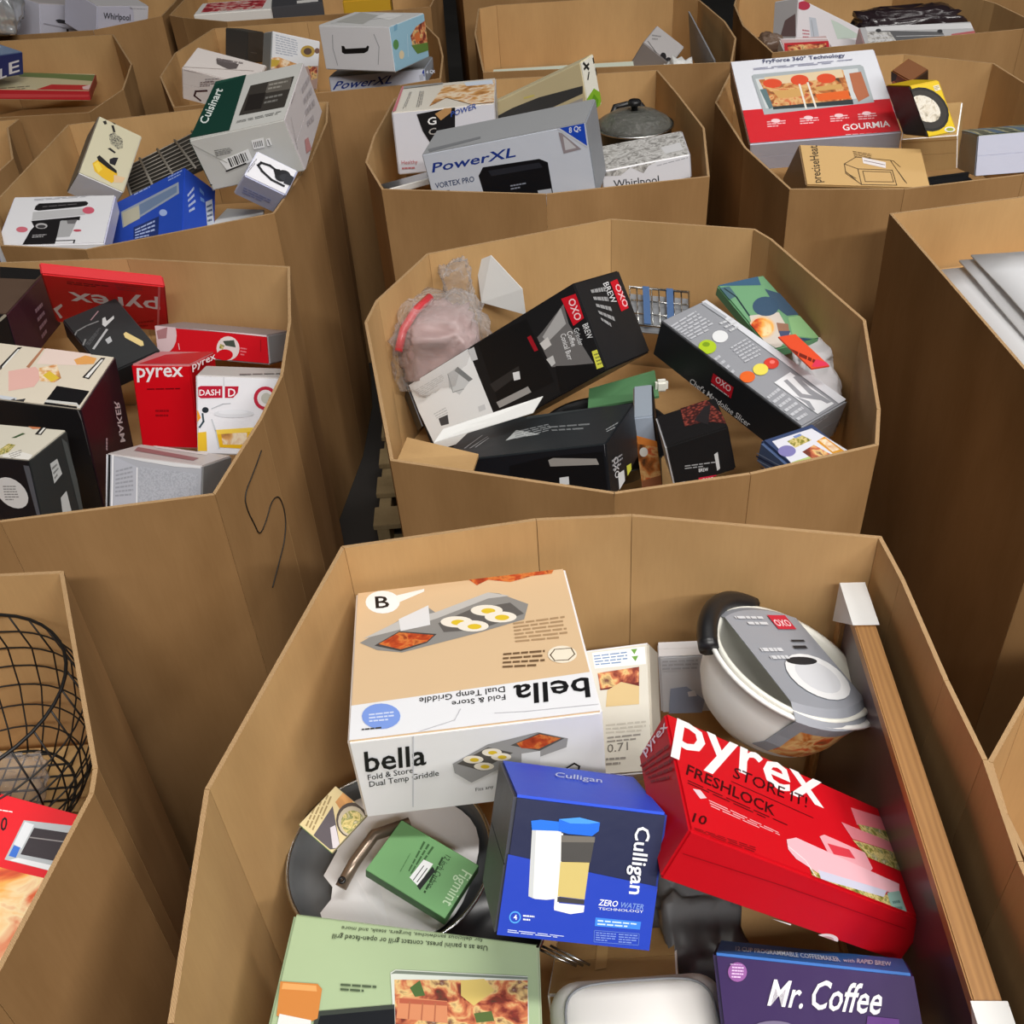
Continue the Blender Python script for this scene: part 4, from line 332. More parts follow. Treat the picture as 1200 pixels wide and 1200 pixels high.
CARTONS['handlebox']=dict(n='handled_box',c='carton',l='white carton with black handle slot and pale blue food side, on top of stack',loc=[-0.3765, 4.1184, 1.2762],q=[0.96689, -0.02881, -0.01343, -0.25319],A=[0.3098, 0.2423, 0.1531, -0.0023, -0.0004, -0.0015],base={'F': 382, 'T': 383, 'R': 384, 'L': 214},art=[('p','F',385,[(-.21,.057),(-.173,.048),(-.161,-.011),(.13,.027),(.161,.081),(.18,.054),(.156,-.04),(.096,-.095),(-.185,-.127),(-.219,-.094)]),('s','F',386,[(-.314,.284),(-.341,-.012),(-.313,-.382)],.0029),('s','F',386,[(.27,.323),(.317,.054),(.271,-.329)],.0029),('p','T',387,[(-.374,-.253),(-.385,.461),(-.026,.246),(.071,-.381)]),('p','T',388,[(-.012,.129),(-.004,.428),(.287,.331),(.288,-.077)]),('s','T',389,[(-.379,-.369),(.242,.15)],.0031),('e','R',390,[(-.4,.081),(-.325,.056),(-.418,-.023)]),('p','R','meat',[(.026,.132),(.213,.282),(.503,.333),(.48,-.26),(.253,-.327),(.053,-.12)]),('p','R',391,[(.015,-.072),(.519,-.166),(.515,-.343),(.161,-.314)]),('p','R',392,[(.141,.131),(.285,.155),(.297,-.059),(.155,-.066)]),('e','R',393,[(-.285,-.181),(-.217,-.204),(-.301,-.273)]),('s','R',394,[(-.055,.192),(-.111,-.275)],.0028),('p','R',395,[(-.383,.48),(-.292,.503),(-.314,.375),(-.403,.369)])])
CARTONS['fryersmall']=dict(n='fryer_box',c='carton',l='low pale fryer carton under the white handled carton',loc=[-0.375, 4.2725, 1.1147],q=[0.9972, -0.06454, -0.01352, -0.03514],A=[0.3676, 0.3067, 0.0603, 0.0005, 0.0011, -0.0001],base={'F': 396, 'T': 397, 'R': 398},art=[('t','F',399,'PowerXL',[(-.478,-.277),(.139,-.194),(-.458,.195)],1,.1),('e','F',400,[(.559,.212),(.647,.168),(.553,-.115)]),('t','F',401,'4 Qt',[(.511,.172),(.603,.199),(.513,.372)],1,0),('p','F',402,[(.436,.136),(.486,.203),(.479,-.16),(.438,-.186)]),('p','T',403,[(-.574,-.051),(-.118,-.314),(-.084,-.576),(-.492,-.514)])])
CARTONS['grillbox']=dict(n='grill_pan_box',c='carton',l='flat carton with red band and green stripe at upper left',loc=[-1.9354, 4.8315, 1.0202],q=[0.99377, -0.00595, 0.06877, 0.08748],A=[0.4569, 0.2608, 0.0443, 0.0052, 0.0008, -0.0007],base={'T': 404, 'F': 405, 'R': 406},art=[('p','T',407,[(-.269,.522),(.499,.423),(.524,.04),(.141,.186),(-.174,.244)]),('p','T',408,[(-.268,-.682),(-.027,-.659),(.141,-.19),(.493,-.198),(.545,-.826),(-.227,-1.109)]),('l','T',409,[(-.293,-.418),(-.048,-.256),(-.029,-.481),(-.272,-.638)],2),('p','T',410,[(.422,-.298),(.497,-.151),(.509,-.472),(.437,-.434)]),('p','F',411,[(-.293,.051),(.513,.102),(.475,-.127),(-.3,-.315)])])
CARTONS['blueletter']=dict(n='blue_carton',c='carton',l='navy blue carton with white letters at left edge',loc=[-2.0569, 4.7099, 1.1659],q=[0.82794, 0.04663, 0.13015, 0.54351],A=[0.23, 0.15, 0.0932, -0.0, -0.0001, -0.0008],base={'F': 412, 'T': 319, 'R': 413},art=[('t','F',414,'E',[(.124,-.382),(.391,-.322),(.127,.128)],1,0),('t','F',414,'L',[(-.106,-.519),(.059,-.466),(-.092,-.082)],1,0)])
CARTONS['whitea']=dict(n='white_appliance_box',c='carton',l='white carton with dark dash mark beside the silver bag',loc=[-2.0576, 5.5464, 1.1405],q=[0.86572, 0.00614, 0.14755, 0.47825],A=[0.3298, 0.25, 0.1751, 0.0, -0.0006, -0.001],base={'F': 415, 'T': 416},art=[('p','F',417,[(-.241,.1),(-.178,.126),(.205,.036),(.199,-.021),(-.193,.034)]),('p','F',239,[(-.051,-.121),(-.011,-.12),(-.007,-.268),(-.041,-.269)]),('s','F',418,[(-.437,.007),(.113,-.137)],.0049),('p','F',419,[(.06,.559),(.286,.593),(.401,.399),(.229,.37),(.116,.424)])])
CARTONS['whiteb']=dict(n='lilac_appliance_box',c='carton',l='pale lilac white carton with brand lettering in far left bin',loc=[-1.7365, 5.3979, 1.1689],q=[0.90112, 0.06325, 0.14356, 0.40419],A=[0.2721, 0.25, 0.1625, 0.0, 0.0, -0.0015],base={'F': 420, 'T': 228},art=[('t','F',421,'Whirlpool',[(-.381,.162),(.144,.1),(-.384,.331)],1,0),('s','F',422,[(-.51,.491),(-.494,-.185)],.0038),('p','F',423,[(.089,.522),(.503,.486),(.522,-.218),(.24,-.165),(.191,.402)]),('l','F',424,[(.128,.454),(.457,.421),(.459,.391),(.129,.42)],1)])
CARTONS['dotbox']=dict(n='dotted_box',c='carton',l='tilted grey carton with black round spots in the half-empty far bin',loc=[0.7611, 4.66, 0.9957],q=[0.92082, 0.17464, 0.25428, -0.23862],A=[0.1472, 0.1503, 0.14, -0.0027, -0.0, 0.0],base={'T': 425, 'F': 426, 'L': 427, 'R': 428},art=[('e','T',429,[(.196,-.449),(.265,-.363),(.267,-.591)]),('e','T',429,[(.412,-.5),(.496,-.397),(.498,-.675)]),('e','T',430,[(.412,-.5),(.44,-.466),(.445,-.566)]),('e','T',431,[(.622,-.48),(.671,-.42),(.649,-.535)]),('s','T',432,[(-.402,-.508),(-.055,-.697)],.0046),('s','T',432,[(-.406,-.334),(-.01,-.509)],.0045),('l','T',433,[(-.46,.051),(-.224,.259),(-.162,.019),(-.334,-.198)],2)])
CARTONS['tentbox']=dict(n='upright_white_box',c='carton',l='white carton standing on its corner in far right bin',loc=[1.3843, 4.4396, 1.0885],q=[0.93113, -0.18821, 0.18455, 0.25203],A=[0.4114, 0.1233, 0.1579, -0.0009, -0.0149, 0.0205],base={'F': 434, 'L': 435, 'T': 1, 'R': 1},art=[('e','F',436,[(-.42,.375),(-.328,.445),(-.416,.273)]),('p','F',437,[(-.014,.365),(.109,.377),(.513,.319),(.109,-.015)]),('p','F',438,[(-.334,.177),(-.234,.226),(-.165,-.177),(-.281,-.289)]),('l','F',439,[(-.422,-.154),(-.322,-.106),(-.297,-.301),(-.403,-.378)],3),('p','L',440,[(-.001,.013),(-.407,.137),(-.494,-.396),(.15,-.349)]),('s','F',441,[(-.298,.124),(-.238,-.257)],.0037)])
CARTONS['redpack']=dict(n='meat_pack_box',c='carton',l='small red and white carton below the white carton on its corner',loc=[1.2534, 4.1659, 1.0888],q=[0.9912, 0.13182, 0.00291, 0.01211],A=[0.183, 0.1176, 0.102, 0.0014, -0.0, 0.0],base={'T': 442, 'F': 443, 'L': 444},art=[('p','T',445,[(-.443,.23),(.483,.156),(.41,-.578),(-.517,-.435)]),('p','T','meat',[(-.393,.081),(.415,.034),(.352,-.498),(-.438,-.386)]),('p','T',446,[(.51,.177),(1.149,.114),(1.164,-.343),(.475,-.186)]),('s','T',447,[(-.524,.498),(.505,.29)],.0065)])
CARTONS['silverbox']=dict(n='knife_set_box',c='carton',l='long silver carton with dark window and red spot',loc=[1.7244, 4.2735, 1.0433],q=[0.99136, 0.12672, -0.00269, -0.0339],A=[0.4351, 0.1641, 0.15, 0.0034, -0.0, 0.0],base={'T': 448, 'F': 21, 'R': 449},art=[('p','T',450,[(-.337,.298),(.213,.097),(.234,-.367),(-.257,-.287)]),('p','T',451,[(-.443,.535),(.501,.413),(.49,.177),(-.439,.294)]),('p','T','foil',[(-.44,.273),(-.241,.22),(-.193,-.505),(-.47,-.483)]),('p','T',452,[(.283,-.024),(.501,.071),(.495,-.436),(.275,-.478)]),('e','T',453,[(-.337,.298),(-.313,.291),(-.343,.216)]),('e','T',453,[(.195,.123),(.218,.116),(.188,.042)]),('s','T',454,[(-.196,.002),(.22,-.058)],.0039),('l','T',189,[(-.427,.166),(-.267,.144),(-.225,-.396),(-.424,-.394)],3)])
CARTONS['grillfood']=dict(n='sandwich_maker_box',c='carton',l='big black and maroon carton with food photo top at left edge',loc=[-1.0795, 2.0737, 0.9956],q=[0.99507, 0.00847, 0.07698, -0.06194],A=[0.3214, 0.2199, 0.2905, -0.0059, -0.0078, -0.0016],base={'T': 455, 'R': 456, 'F': 457},art=[('p','T',458,[(-.008,.522),(.319,.504),(.349,.384),(.3,.254),(.013,.185)]),('p','T',459,[(-.135,-.004),(.018,.131),(.106,-.005),(.106,-.219),(-.035,-.344)]),('p','T','bread',[(.044,.111),(.143,.229),(.239,-.014),(.213,-.104),(.115,-.11)]),('p','T',460,[(.106,-.005),(.131,.086),(.229,-.018),(.191,-.098)]),('p','T',461,[(.235,.345),(.291,.451),(.38,.424),(.387,.312),(.278,.261)]),('p','T',462,[(-.042,.11),(-.032,.498),(-.016,.484),(-.016,.091)]),('p','T',310,[(-.215,.065),(-.197,.441),(-.171,.459),(-.193,-.01)]),('p','T',198,[(-.198,.057),(-.187,.406),(-.175,.416),(-.187,.02)]),('p','T',310,[(.372,.044),(.408,.439),(.438,.449),(.424,.026)]),('p','T',463,[(.388,.057),(.417,.408),(.432,.413),(.413,.049)]),('p','T',464,[(.244,-.42),(.247,-.159),(.48,-.18),(.476,-.434)]),('p','T',465,[(.24,-.459),(.247,-.411),(.449,-.404),(.526,-.518),(.513,-.522),(.449,-.442)]),('p','T',464,[(.229,-.662),(.249,-.456),(.464,-.463),(.529,-.641),(.257,-.727)]),('p','T',466,[(-.068,-.432),(.052,-.444),(.092,-.779),(.04,-.795)]),('p','T',467,[(.044,-.745),(.053,-.481),(.109,-.438),(.118,-.673),(.092,-.779)]),('p','T',468,[(.022,-.491),(.04,-.453),(.055,-.494),(.041,-.523)]),('t','R',469,'MAKER',[(.184,-.177),(.24,.204),(.307,-.233)],1,0),('l','R',470,[(-.147,.046),(-.203,-.035),(-.132,-.088),(-.069,.004)],1),('s','F',471,[(.276,.527),(.477,.521),(.493,.395),(.496,.075)],.0031)])
CARTONS['ovalbox']=dict(n='waffle_maker_box',c='carton',l='black carton with white oval seal nearest the left front rim',loc=[-1.0403, 1.8239, 1.0013],q=[0.98963, -0.03228, 0.00066, -0.13996],A=[0.1692, 0.1239, 0.2278, 0.008, 0.0258, 0.0098],base={'T': 472, 'F': 473, 'R': 474, 'L': 5},art=[('p','T',475,[(-.135,.542),(-.163,.686),(.068,.719),(.15,.455),(.047,.418)]),('p','T',476,[(.163,.264),(.087,.723),(.161,.738),(.256,.26)]),('p','T',477,[(.196,.295),(.131,.697),(.156,.702),(.228,.292)]),('p','T','salad',[(-.031,-.27),(-.018,-.082),(.095,-.104),(.122,-.328),(.062,-.432)]),('p','T',478,[(-.078,.094),(-.016,.274),(.032,.26),(-.023,.105)]),('p','T',479,[(.098,-.424),(.206,-.265),(.468,-.344),(.526,-.554),(.167,-.544)]),('l','T',339,[(.145,-.369),(.236,-.212),(.345,-.371),(.272,-.521)],3),('e','F',480,[(.153,.13),(.374,.094),(.184,.293)]),('l','F',481,[(.046,.206),(.232,.221),(.24,.052),(.032,.035)],6),('p','F',482,[(.41,.444),(.488,.442),(.535,-.111),(.442,-.119)]),('p','R',483,[(-.061,.319),(.122,.312),(.166,.135),(-.06,.104)]),('p','R',483,[(.017,-.08),(.184,-.06),(.205,-.293),(-.02,-.268)]),('p','R',484,[(.316,.468),(.429,.387),(.55,-.42),(.403,-.382)]),('l','R',485,[(-.043,.283),(.09,.284),(.117,.152),(-.03,.125)],3)])
CARTONS['panbox']=dict(n='pan_box',c='carton',l='dark brown and maroon carton behind the food-photo carton at left',loc=[-1.2935, 2.4501, 1.0999],q=[0.99725, 0.00168, 0.04711, -0.05715],A=[0.2376, 0.2423, 0.1607, -0.0035, 0.0011, -0.0012],base={'T': 486, 'R': 487, 'F': 359, 'L': 5},art=[('p','T',488,[(-.028,.511),(.493,.515),(.475,.259),(.095,.24)]),('l','R',489,[(.038,.188),(.216,.173),(.216,-.395),(.019,-.412)],4),('s','F',490,[(.409,.39),(.58,.6),(.676,.728),(.935,1.136)],.0065),('p','F',491,[(.548,.381),(.587,.433),(.577,.336),(.542,.308)]),('s','R',492,[(.493,.491),(.147,.549)],.0040)])
CARTONS['redtop']=dict(n='bakeware_box',c='carton',l='red bakeware carton with upside-down white letters against the bin back wall',loc=[-0.9916, 2.4719, 1.1125],q=[0.93734, 0.27092, 0.20024, 0.08888],A=[0.2831, 0.0323, 0.2646, -0.0055, -0.0406, -0.023],base={'F': 493, 'T': 494, 'R': 495, 'L': 496},art=[('t','F',497,'pyrex',[(.436,.182),(-.324,.195),(.435,-.091)],1,0),('p','F',497,[(-.49,-.197),(-.411,-.072),(-.404,-.116),(-.46,-.236),(-.434,-.372),(-.457,-.409)]),('l','F',498,[(-.308,.416),(.022,.414),(.016,.341),(-.316,.35)],2),('l','F',499,[(.073,.469),(.305,.455),(.31,.325),(.097,.332)],3),('l','F',500,[(.211,-.321),(.368,-.219),(.358,-.421),(.228,-.451)],2),('p','T',466,[(-.793,.426),(-.739,.49),(-.734,.142),(-.803,-.173)]),('s','F',501,[(.452,.534),(.398,-.412)],.0051)])
CARTONS['knifebox']=dict(n='utensil_box',c='carton',l='flat black carton with gold stripe lying on the upside-down red carton',loc=[-0.9543, 2.3176, 1.0666],q=[0.92676, 0.16486, 0.04008, 0.33516],A=[0.1437, 0.2175, 0.0606, 0.0049, -0.0, 0.0],base={'T': 502, 'F': 503, 'R': 504, 'L': 505},art=[('s','T',506,[(-.623,.128),(-.424,.25),(-.227,.27),(-.023,.263)],.0036),('s','T',507,[(-.105,.324),(.09,.402)],.0030),('s','T',506,[(-.566,-.025),(-.402,.084)],.0042),('p','T',145,[(.068,.277),(.124,.28),(.095,.212),(.259,.249),(.23,.208),(.011,.142),(-.004,.188)]),('s','T',298,[(-.38,-.081),(-.002,.094)],.0055),('p','T',177,[(-.133,-.033),(-.025,-.014),(-.052,-.094),(-.141,-.107)]),('p','T',508,[(.183,-.06),(.238,-.049),(.366,-.276),(.331,-.339),(.28,-.33),(.163,-.122)]),('l','T',509,[(-.448,.026),(-.067,.175),(-.044,.139),(-.406,-.018)],3)])
CARTONS['redlong']=dict(n='glass_dish_box',c='carton',l='long red carton with round white pictures and grey end',loc=[-0.7163, 2.4381, 0.9816],q=[0.96898, -0.2117, 0.04287, -0.12007],A=[0.3112, 0.1492, 0.0754, -0.0009, -0.0052, -0.0038],base={'F': 510, 'T': 511, 'R': 512, 'L': 513},art=[('e','F',514,[(-.429,.185),(-.304,.225),(-.448,-.448)]),('p','F',515,[(-.483,.323),(-.379,.481),(-.399,.101),(-.475,.045)]),('e','F',516,[(.143,-.063),(.245,-.029),(.133,-.471)]),('p','F',517,[(.104,.171),(.203,.234),(.213,-.009),(.125,.024)]),('p','F','salad',[(.077,.07),(.116,.021),(.097,-.11),(.065,-.089)]),('e','F',510,[(.109,-.292),(.182,-.267),(.104,-.481)]),('s','F',518,[(-.295,-.052),(-.292,-.239)],.0021),('l','F',519,[(.254,.036),(.311,.023),(.295,-.291),(.247,-.276)],3),('s','F',520,[(-.246,.522),(.513,.457),(.496,-.471)],.0036),('s','F',521,[(.438,.311),(.429,-.061)],.0022)])
CARTONS['pyrexset']=dict(n='glass_set_box',c='carton',l='upright red carton with white word along its top edge, beside white egg carton',loc=[-0.7876, 2.1822, 0.9749],q=[0.9837, -0.1449, 0.00283, -0.10643],A=[0.15, 0.1333, 0.2063, -0.0011, 0.0112, -0.005],base={'F': 522, 'T': 523, 'R': 524, 'L': 525},art=[('t','F',526,'pyrex',[(-.421,.349),(.366,.371),(-.398,.516)],1,0),('l','F',527,[(-.277,.228),(.291,.242),(.286,.209),(-.277,.196)],1),('l','F',528,[(-.174,-.018),(.064,-.014),(.045,-.126),(-.195,-.13)],2),('p','T',529,[(-.392,-.466),(-.24,.227),(.492,.548),(.46,-.418)]),('t','T',530,'pyrex',[(.679,-.817),(.736,-.028),(.451,-.313)],1,0)])
CARTONS['dash']=dict(n='egg_cooker_box',c='carton',l='white carton with red logo and yellow egg picture',loc=[-0.6073, 2.065, 1.0021],q=[0.98102, -0.18155, 0.06578, 0.01752],A=[0.1876, 0.1242, 0.1854, -0.0037, 0.0054, -0.0121],base={'F': 531, 'T': 532, 'R': 533},art=[('p','F',534,[(-.475,.35),(-.442,.367),(-.189,.376),(-.191,.227),(-.445,.213),(-.473,.235)]),('t','F',535,'DASH',[(-.462,.247),(-.217,.261),(-.46,.321)],1,0),('p','F',534,[(-.161,.373),(.001,.379),(-.01,.298),(-.065,.232),(-.163,.228)]),('t','F',535,'D',[(-.124,.246),(-.037,.253),(-.123,.347)],1,0),('e','F',536,[(.317,.241),(.457,.246),(.317,.092)]),('e','F',537,[(.317,.241),(.415,.244),(.317,.134)]),('e','F',538,[(.327,.241),(.389,.243),(.328,.172)]),('p','F',539,[(-.536,.036),(-.481,.061),(-.45,-.031),(-.495,-.091),(-.539,-.081)]),('e','F',540,[(-.394,.069),(-.355,.07),(-.395,.032)]),('s','F',541,[(-.464,-.149),(-.419,-.077),(-.428,.017)],.0040),('p','F',542,[(-.487,-.22),(-.388,-.205),(-.382,-.455),(-.503,-.458)]),('p','F',543,[(-.278,-.189),(.184,-.138),(.161,-.413),(-.237,-.402)]),('p','F','bread',[(-.213,-.223),(.096,-.201),(.095,-.355),(-.193,-.365)]),('p','F',544,[(-.278,-.178),(.184,-.131),(.184,-.186),(-.275,-.237)]),('s','F',466,[(-.32,-.05),(-.278,-.189),(-.238,-.414)],.0030),('e','F',545,[(-.056,.034),(.185,.043),(-.057,-.017)]),('e','F',546,[(-.067,.053),(.108,.059),(-.067,.025)]),('s','F',547,[(-.317,.09),(-.186,.153),(-.099,.163)],.0019),('l','T',548,[(-.012,-.218),(.457,.01),(.469,-.181),(.009,-.459)],1),('s','F',549,[(-.171,.487),(-.172,.384)],.0020)])
CARTONS['toaster']=dict(n='toaster_carton',c='carton',l='grey mesh-print carton with white edges at front rim of left bin',loc=[-0.7367, 1.819, 0.9597],q=[0.9651, -0.2314, 0.06101, -0.10636],A=[0.2168, 0.1451, 0.1724, -0.0013, -0.0002, 0.0003],base={'F': 550, 'T': 551, 'R': 506, 'L': 5},art=[('p','F',552,[(-.409,.475),(-.179,.387),(-.172,-.125),(-.41,-.164)]),('s','F',125,[(-.172,.371),(-.169,-.089)],.0026),('p','F',553,[(-.471,.501),(-.449,.504),(-.451,-.18),(-.477,-.184)]),('s','F',125,[(-.488,.498),(-.495,-.187)],.0029),('s','F',554,[(-.424,.508),(-.429,-.176)],.0037),('l','F',555,[(-.392,.319),(-.223,.398),(-.203,.012),(-.396,-.036)],7),('p','F','mesh',[(-.157,.391),(.448,.396),(.457,.029),(-.158,-.07)]),('p','F',241,[(-.358,.529),(-.128,.507),(.195,.488),(.477,.509),(.478,.464),(.215,.446),(-.127,.462),(-.357,.488)]),('p','F',556,[(.499,.489),(.529,.494),(.523,.153),(.495,.148)]),('p','T',557,[(-.431,.236),(.304,-.015),(.325,-.262),(-.36,-.072)]),('p','T',558,[(-.371,.52),(.268,.415),(.297,.257),(-.268,.342)])])
CARTONS['pizza']=dict(n='pizza_oven_box',c='carton',l='red carton with pizza photo and silver oven picture, bottom left',loc=[-0.825, 0.8575, 0.992],q=[0.98183, 0.06694, 0.1443, -0.10349],A=[0.2819, 0.2624, 0.1, -0.0315, -0.0, 0.0],base={'T': 559, 'F': 560, 'R': 561, 'L': 562},art=[('p','T',563,[(-.319,.503),(.046,.498),(.509,.501),(.538,.448),(.431,.091),(.192,.11),(-.273,.114)]),('p','T','pizza',[(-.275,.119),(.193,.108),(.32,.109),(.469,.114),(.477,-.043),(.388,-.414),(.174,-.682),(-.423,-.733)]),('p','T',564,[(.199,.153),(.215,.384),(.518,.435),(.605,.166),(.49,.158)]),('p','T',565,[(.263,.201),(.278,.359),(.521,.389),(.542,.25),(.47,.216)]),('s','T',566,[(.274,.302),(.536,.34)],.0018),('p','T',567,[(.212,.244),(.223,.378),(.272,.375),(.258,.232)]),('p','T',568,[(.211,.177),(.216,.239),(.25,.236),(.248,.177)]),('p','T',569,[(.221,.156),(.259,.18),(.491,.19),(.49,.158)]),('t','T',570,'10',[(.1,.29),(.152,.305),(.082,.364)],1,0),('l','T',571,[(.044,.407),(.142,.419),(.147,.405),(.05,.393)],1),('s','T',572,[(.046,.498),(.499,.494)],.0012)])
CARTONS['greencard']=dict(n='green_label_card',c='label card',l='green card label lying on the round grey pan',loc=[-0.1782, 0.9093, 0.8752],q=[0.95631, 0.00604, 0.07547, -0.28239],A=[0.1441, 0.1003, 0.02, -0.003, 0.0, -0.0],base={'T': 573, 'F': 574, 'L': 575, 'R': 574},art=[('t','T',576,'Figmint',[(.37,.307),(.384,-.309),(.498,.306)],0,0),('t','T',577,'12 inch Carbon',[(.133,.375),(.155,-.222),(.198,.375)],0,0),('l','T',578,[(.097,.307),(.144,-.328),(.193,-.331),(.145,.31)],1),('l','T',579,[(-.172,.377),(-.117,-.179),(-.017,-.185),(-.005,.376)],3),('p','T',580,[(-.055,-.244),(-.039,.117),(.074,.135),(.07,-.29)]),('p','T',581,[(.061,-.299),(.085,.096),(.136,.053),(.114,-.331)]),('s','T',19,[(-.005,-.247),(.001,.028)],.0014),('s','T',19,[(.04,-.24),(.047,.021)],.0014),('s','T',582,[(-.533,.359),(-.525,-.429)],.0014),('l','T',583,[(-.186,-.242),(-.207,.089),(-.189,.085),(-.166,-.243)],1)])
CARTONS['foodcard']=dict(n='photo_label_card',c='label card',l='cream card with soup bowl photo at the edge of the round pan',loc=[-0.3085, 0.9682, 0.9396],q=[0.91019, 0.12982, -0.05826, 0.38898],A=[0.0788, 0.0714, 0.006, -0.0018, 0.0, 0.0],base={'T': 584, 'F': 585, 'L': 586, 'R': 585},art=[('l','T',587,[(.221,.665),(-.439,.389),(-.392,.053),(.303,.363)],4),('p','T','bread',[(.26,.237),(.572,.268),(.596,-.094),(.211,.028)]),('p','T',588,[(-.473,.078),(.173,.219),(-.329,-.566),(-.468,-.416)]),('e','T',589,[(.204,-.326),(.395,-.593),(-.05,-.601)]),('e','T',590,[(.186,-.346),(.352,-.578),(-.032,-.582)]),('e','T','salad',[(.177,-.379),(.318,-.576),(.003,-.567)]),('p','T',591,[(-.167,-.081),(-.069,-.127),(-.329,-.566),(-.42,-.439)])])
CARTONS['coolerbag']=dict(n='cooler_bag',c='bag',l='soft green and navy lunch bag with pizza photo behind the grey chevron carton',loc=[0.6531, 2.2509, 1.0445],q=[0.98065, 0.08514, 0.03424, 0.17291],A=[0.1361, 0.2676, 0.03, 0.0114, 0.0, -0.0],base={'T': 592, 'F': 593, 'R': 594, 'L': 593},art=[('p','T',595,[(-.418,.657),(.373,.501),(.287,.36),(-.482,.481)]),('p','T',596,[(-.962,.328),(-.628,.46),(-.3,.442),(-.315,.291),(-.626,.233)]),('s','T',597,[(-.419,.424),(-.333,.276),(-.383,-.012)],.0044),('p','T',598,[(.295,.3),(.538,.163),(.737,-.171),(.27,-.126),(.211,.013)]),('p','T',599,[(.265,-.15),(.657,-.175),(.518,-.525),(.071,-.394)]),('p','T',600,[(.034,-.405),(.508,-.533),(.14,-.653),(-.213,-.55)]),('p','T',601,[(-.383,-.012),(.18,-.055),(.065,-.358),(-.37,-.522),(-.568,-.281)]),('e','T',602,[(.043,.061),(.274,.02),(-.105,-.068)]),('e','T',603,[(-.331,-.2),(-.097,-.241),(-.498,-.346)]),('e','T','pizza',[(-.331,-.2),(-.13,-.235),(-.472,-.323)]),('p','T',604,[(-.02,-.183),(.165,-.234),(.08,-.325),(-.135,-.323)]),('p','T',605,[(-.101,-.294),(.1,-.329),(-.044,-.408),(-.211,-.448)])])
CARTONS['tagcard']=dict(n='orange_card',c='label card',l='small orange card hanging from the green lunch bag',loc=[0.667, 1.9824, 1.0976],q=[0.99447, -0.014, 0.01483, 0.10302],A=[0.0429, 0.1548, 0.0039, -0.0019, 0.0, -0.0],base={'T': 606, 'F': 607},art=[('l','T',608,[(-.37,.173),(.298,-.293),(-.141,-.467),(-.859,-.043)],1),('p','T',609,[(.187,-.283),(.771,-.514),(-.037,-.532),(-.382,-.445)])])
CARTONS['navybox']=dict(n='navy_tray_stack',c='container',l='stack of navy plastic trays with food photo label at front rim',loc=[0.5797, 1.6444, 1.0598],q=[0.97762, 0.00777, 0.02249, 0.20901],A=[0.1321, 0.1189, 0.0559, 0.0027, 0.0011, -0.0019],base={'T': 610, 'F': 611, 'L': 612, 'R': 613},art=[('p','T',614,[(-.365,.357),(.374,.353),(.492,-.45),(-.474,-.439)]),('p','T','salad',[(-.168,.244),(.126,.287),(.178,.082),(-.164,.032)]),('p','T',615,[(.222,.019),(.409,.063),(.434,-.439),(.239,-.436)]),('p','T','meat',[(-.134,-.111),(.133,-.042),(.208,-.418),(-.11,-.379)]),('p','T',616,[(-.435,-.263),(-.116,-.267),(-.117,-.389),(-.453,-.409)]),('p','T','bread',[(.272,.028),(.385,0),(.396,-.343),(.265,-.341)]),('e','T',617,[(-.323,.021),(-.206,-.047),(-.41,-.105)]),('p','T',618,[(-.014,.307),(.126,.318),(.13,.262),(-.014,.246)]),('s','L',619,[(.522,-.24),(-.426,.23)],.0037),('s','L',620,[(.54,-.108),(-.439,.349)],.0023),('s','L',619,[(.474,-.595),(-.242,-.192)],.0038),('s','L',620,[(.442,-.339),(-.332,.042)],.0023)])
BINS['front']=dict(l='cardboard bin nearest the camera holding the tan griddle carton',z=1.15,rim=[(0.48, 0.2), (0.57, 0.38), (0.58, 0.685), (0.598, 0.834), (0.599, 0.973), (0.609, 1.186), (0.607, 1.291), (0.207, 1.398), (0.041, 1.406), (-0.296, 1.37), (-0.441, 0.881), (-0.424, 0.566), (-0.42, 0.34), (-0.28, 0.2)])
BINS['middle']=dict(l='curved cardboard bin in the centre holding the long black grinder carton',z=1.15,rim=[(0.184, 1.457), (0.434, 1.484), (0.684, 1.543), (0.725, 1.659), (0.806, 2.008), (0.708, 2.453), (0.68, 2.521), (0.323, 2.653), (-0.169, 2.521), (-0.288, 2.278), (-0.308, 2.171), (-0.223, 1.611)])
BINS['fryer']=dict(l='cardboard bin with the big air fryer carton and glass lid',z=1.15,rim=[(0.164, 2.852), (0.636, 2.893), (0.699, 3.296), (0.677, 3.652), (0.652, 3.941), (0.025, 3.984), (-0.309, 3.843), (-0.362, 3.451), (-0.373, 3.219), (-0.31, 2.983)])
BINS['far']=dict(l='half-empty far cardboard bin with the spotted grey carton',z=1.15,rim=[(0.929, 3.967), (1.011, 4.273), (1.021, 4.533), (0.988, 4.912), (0.9, 5.05), (0.1, 5.1), (0.017, 5.057), (-0.007, 4.627), (0.015, 4.073)])
BINS['basket']=dict(l='cardboard bin at lower left holding the black wire basket',z=1.15,rim=[(-0.72, 0.35), (-0.64, 0.62), (-0.592, 0.888), (-0.598, 0.931), (-0.771, 1.36), (-1.5, 1.39), (-1.66, 1.2), (-1.66, 0.5), (-1.6, 0.35)])
BINS['red']=dict(l='cardboard bin marked with a handwritten 5, full of red cartons',z=1.15,rim=[(-0.93, 1.51), (-0.544, 1.544), (-0.491, 1.794), (-0.47, 1.958), (-0.482, 2.202), (-0.521, 2.505), (-0.97, 2.634), (-1.45, 2.68), (-1.62, 2.5), (-1.62, 1.65), (-1.45, 1.5)])
BINS['grey']=dict(l='cardboard bin with the big grey green-banded carton',z=1.15,rim=[(-1.103, 2.706), (-0.608, 2.863), (-0.544, 3.277), (-0.528, 3.633), (-0.546, 3.86), (-1.012, 3.893), (-1.474, 3.821), (-1.493, 3.108), (-1.361, 2.779)])
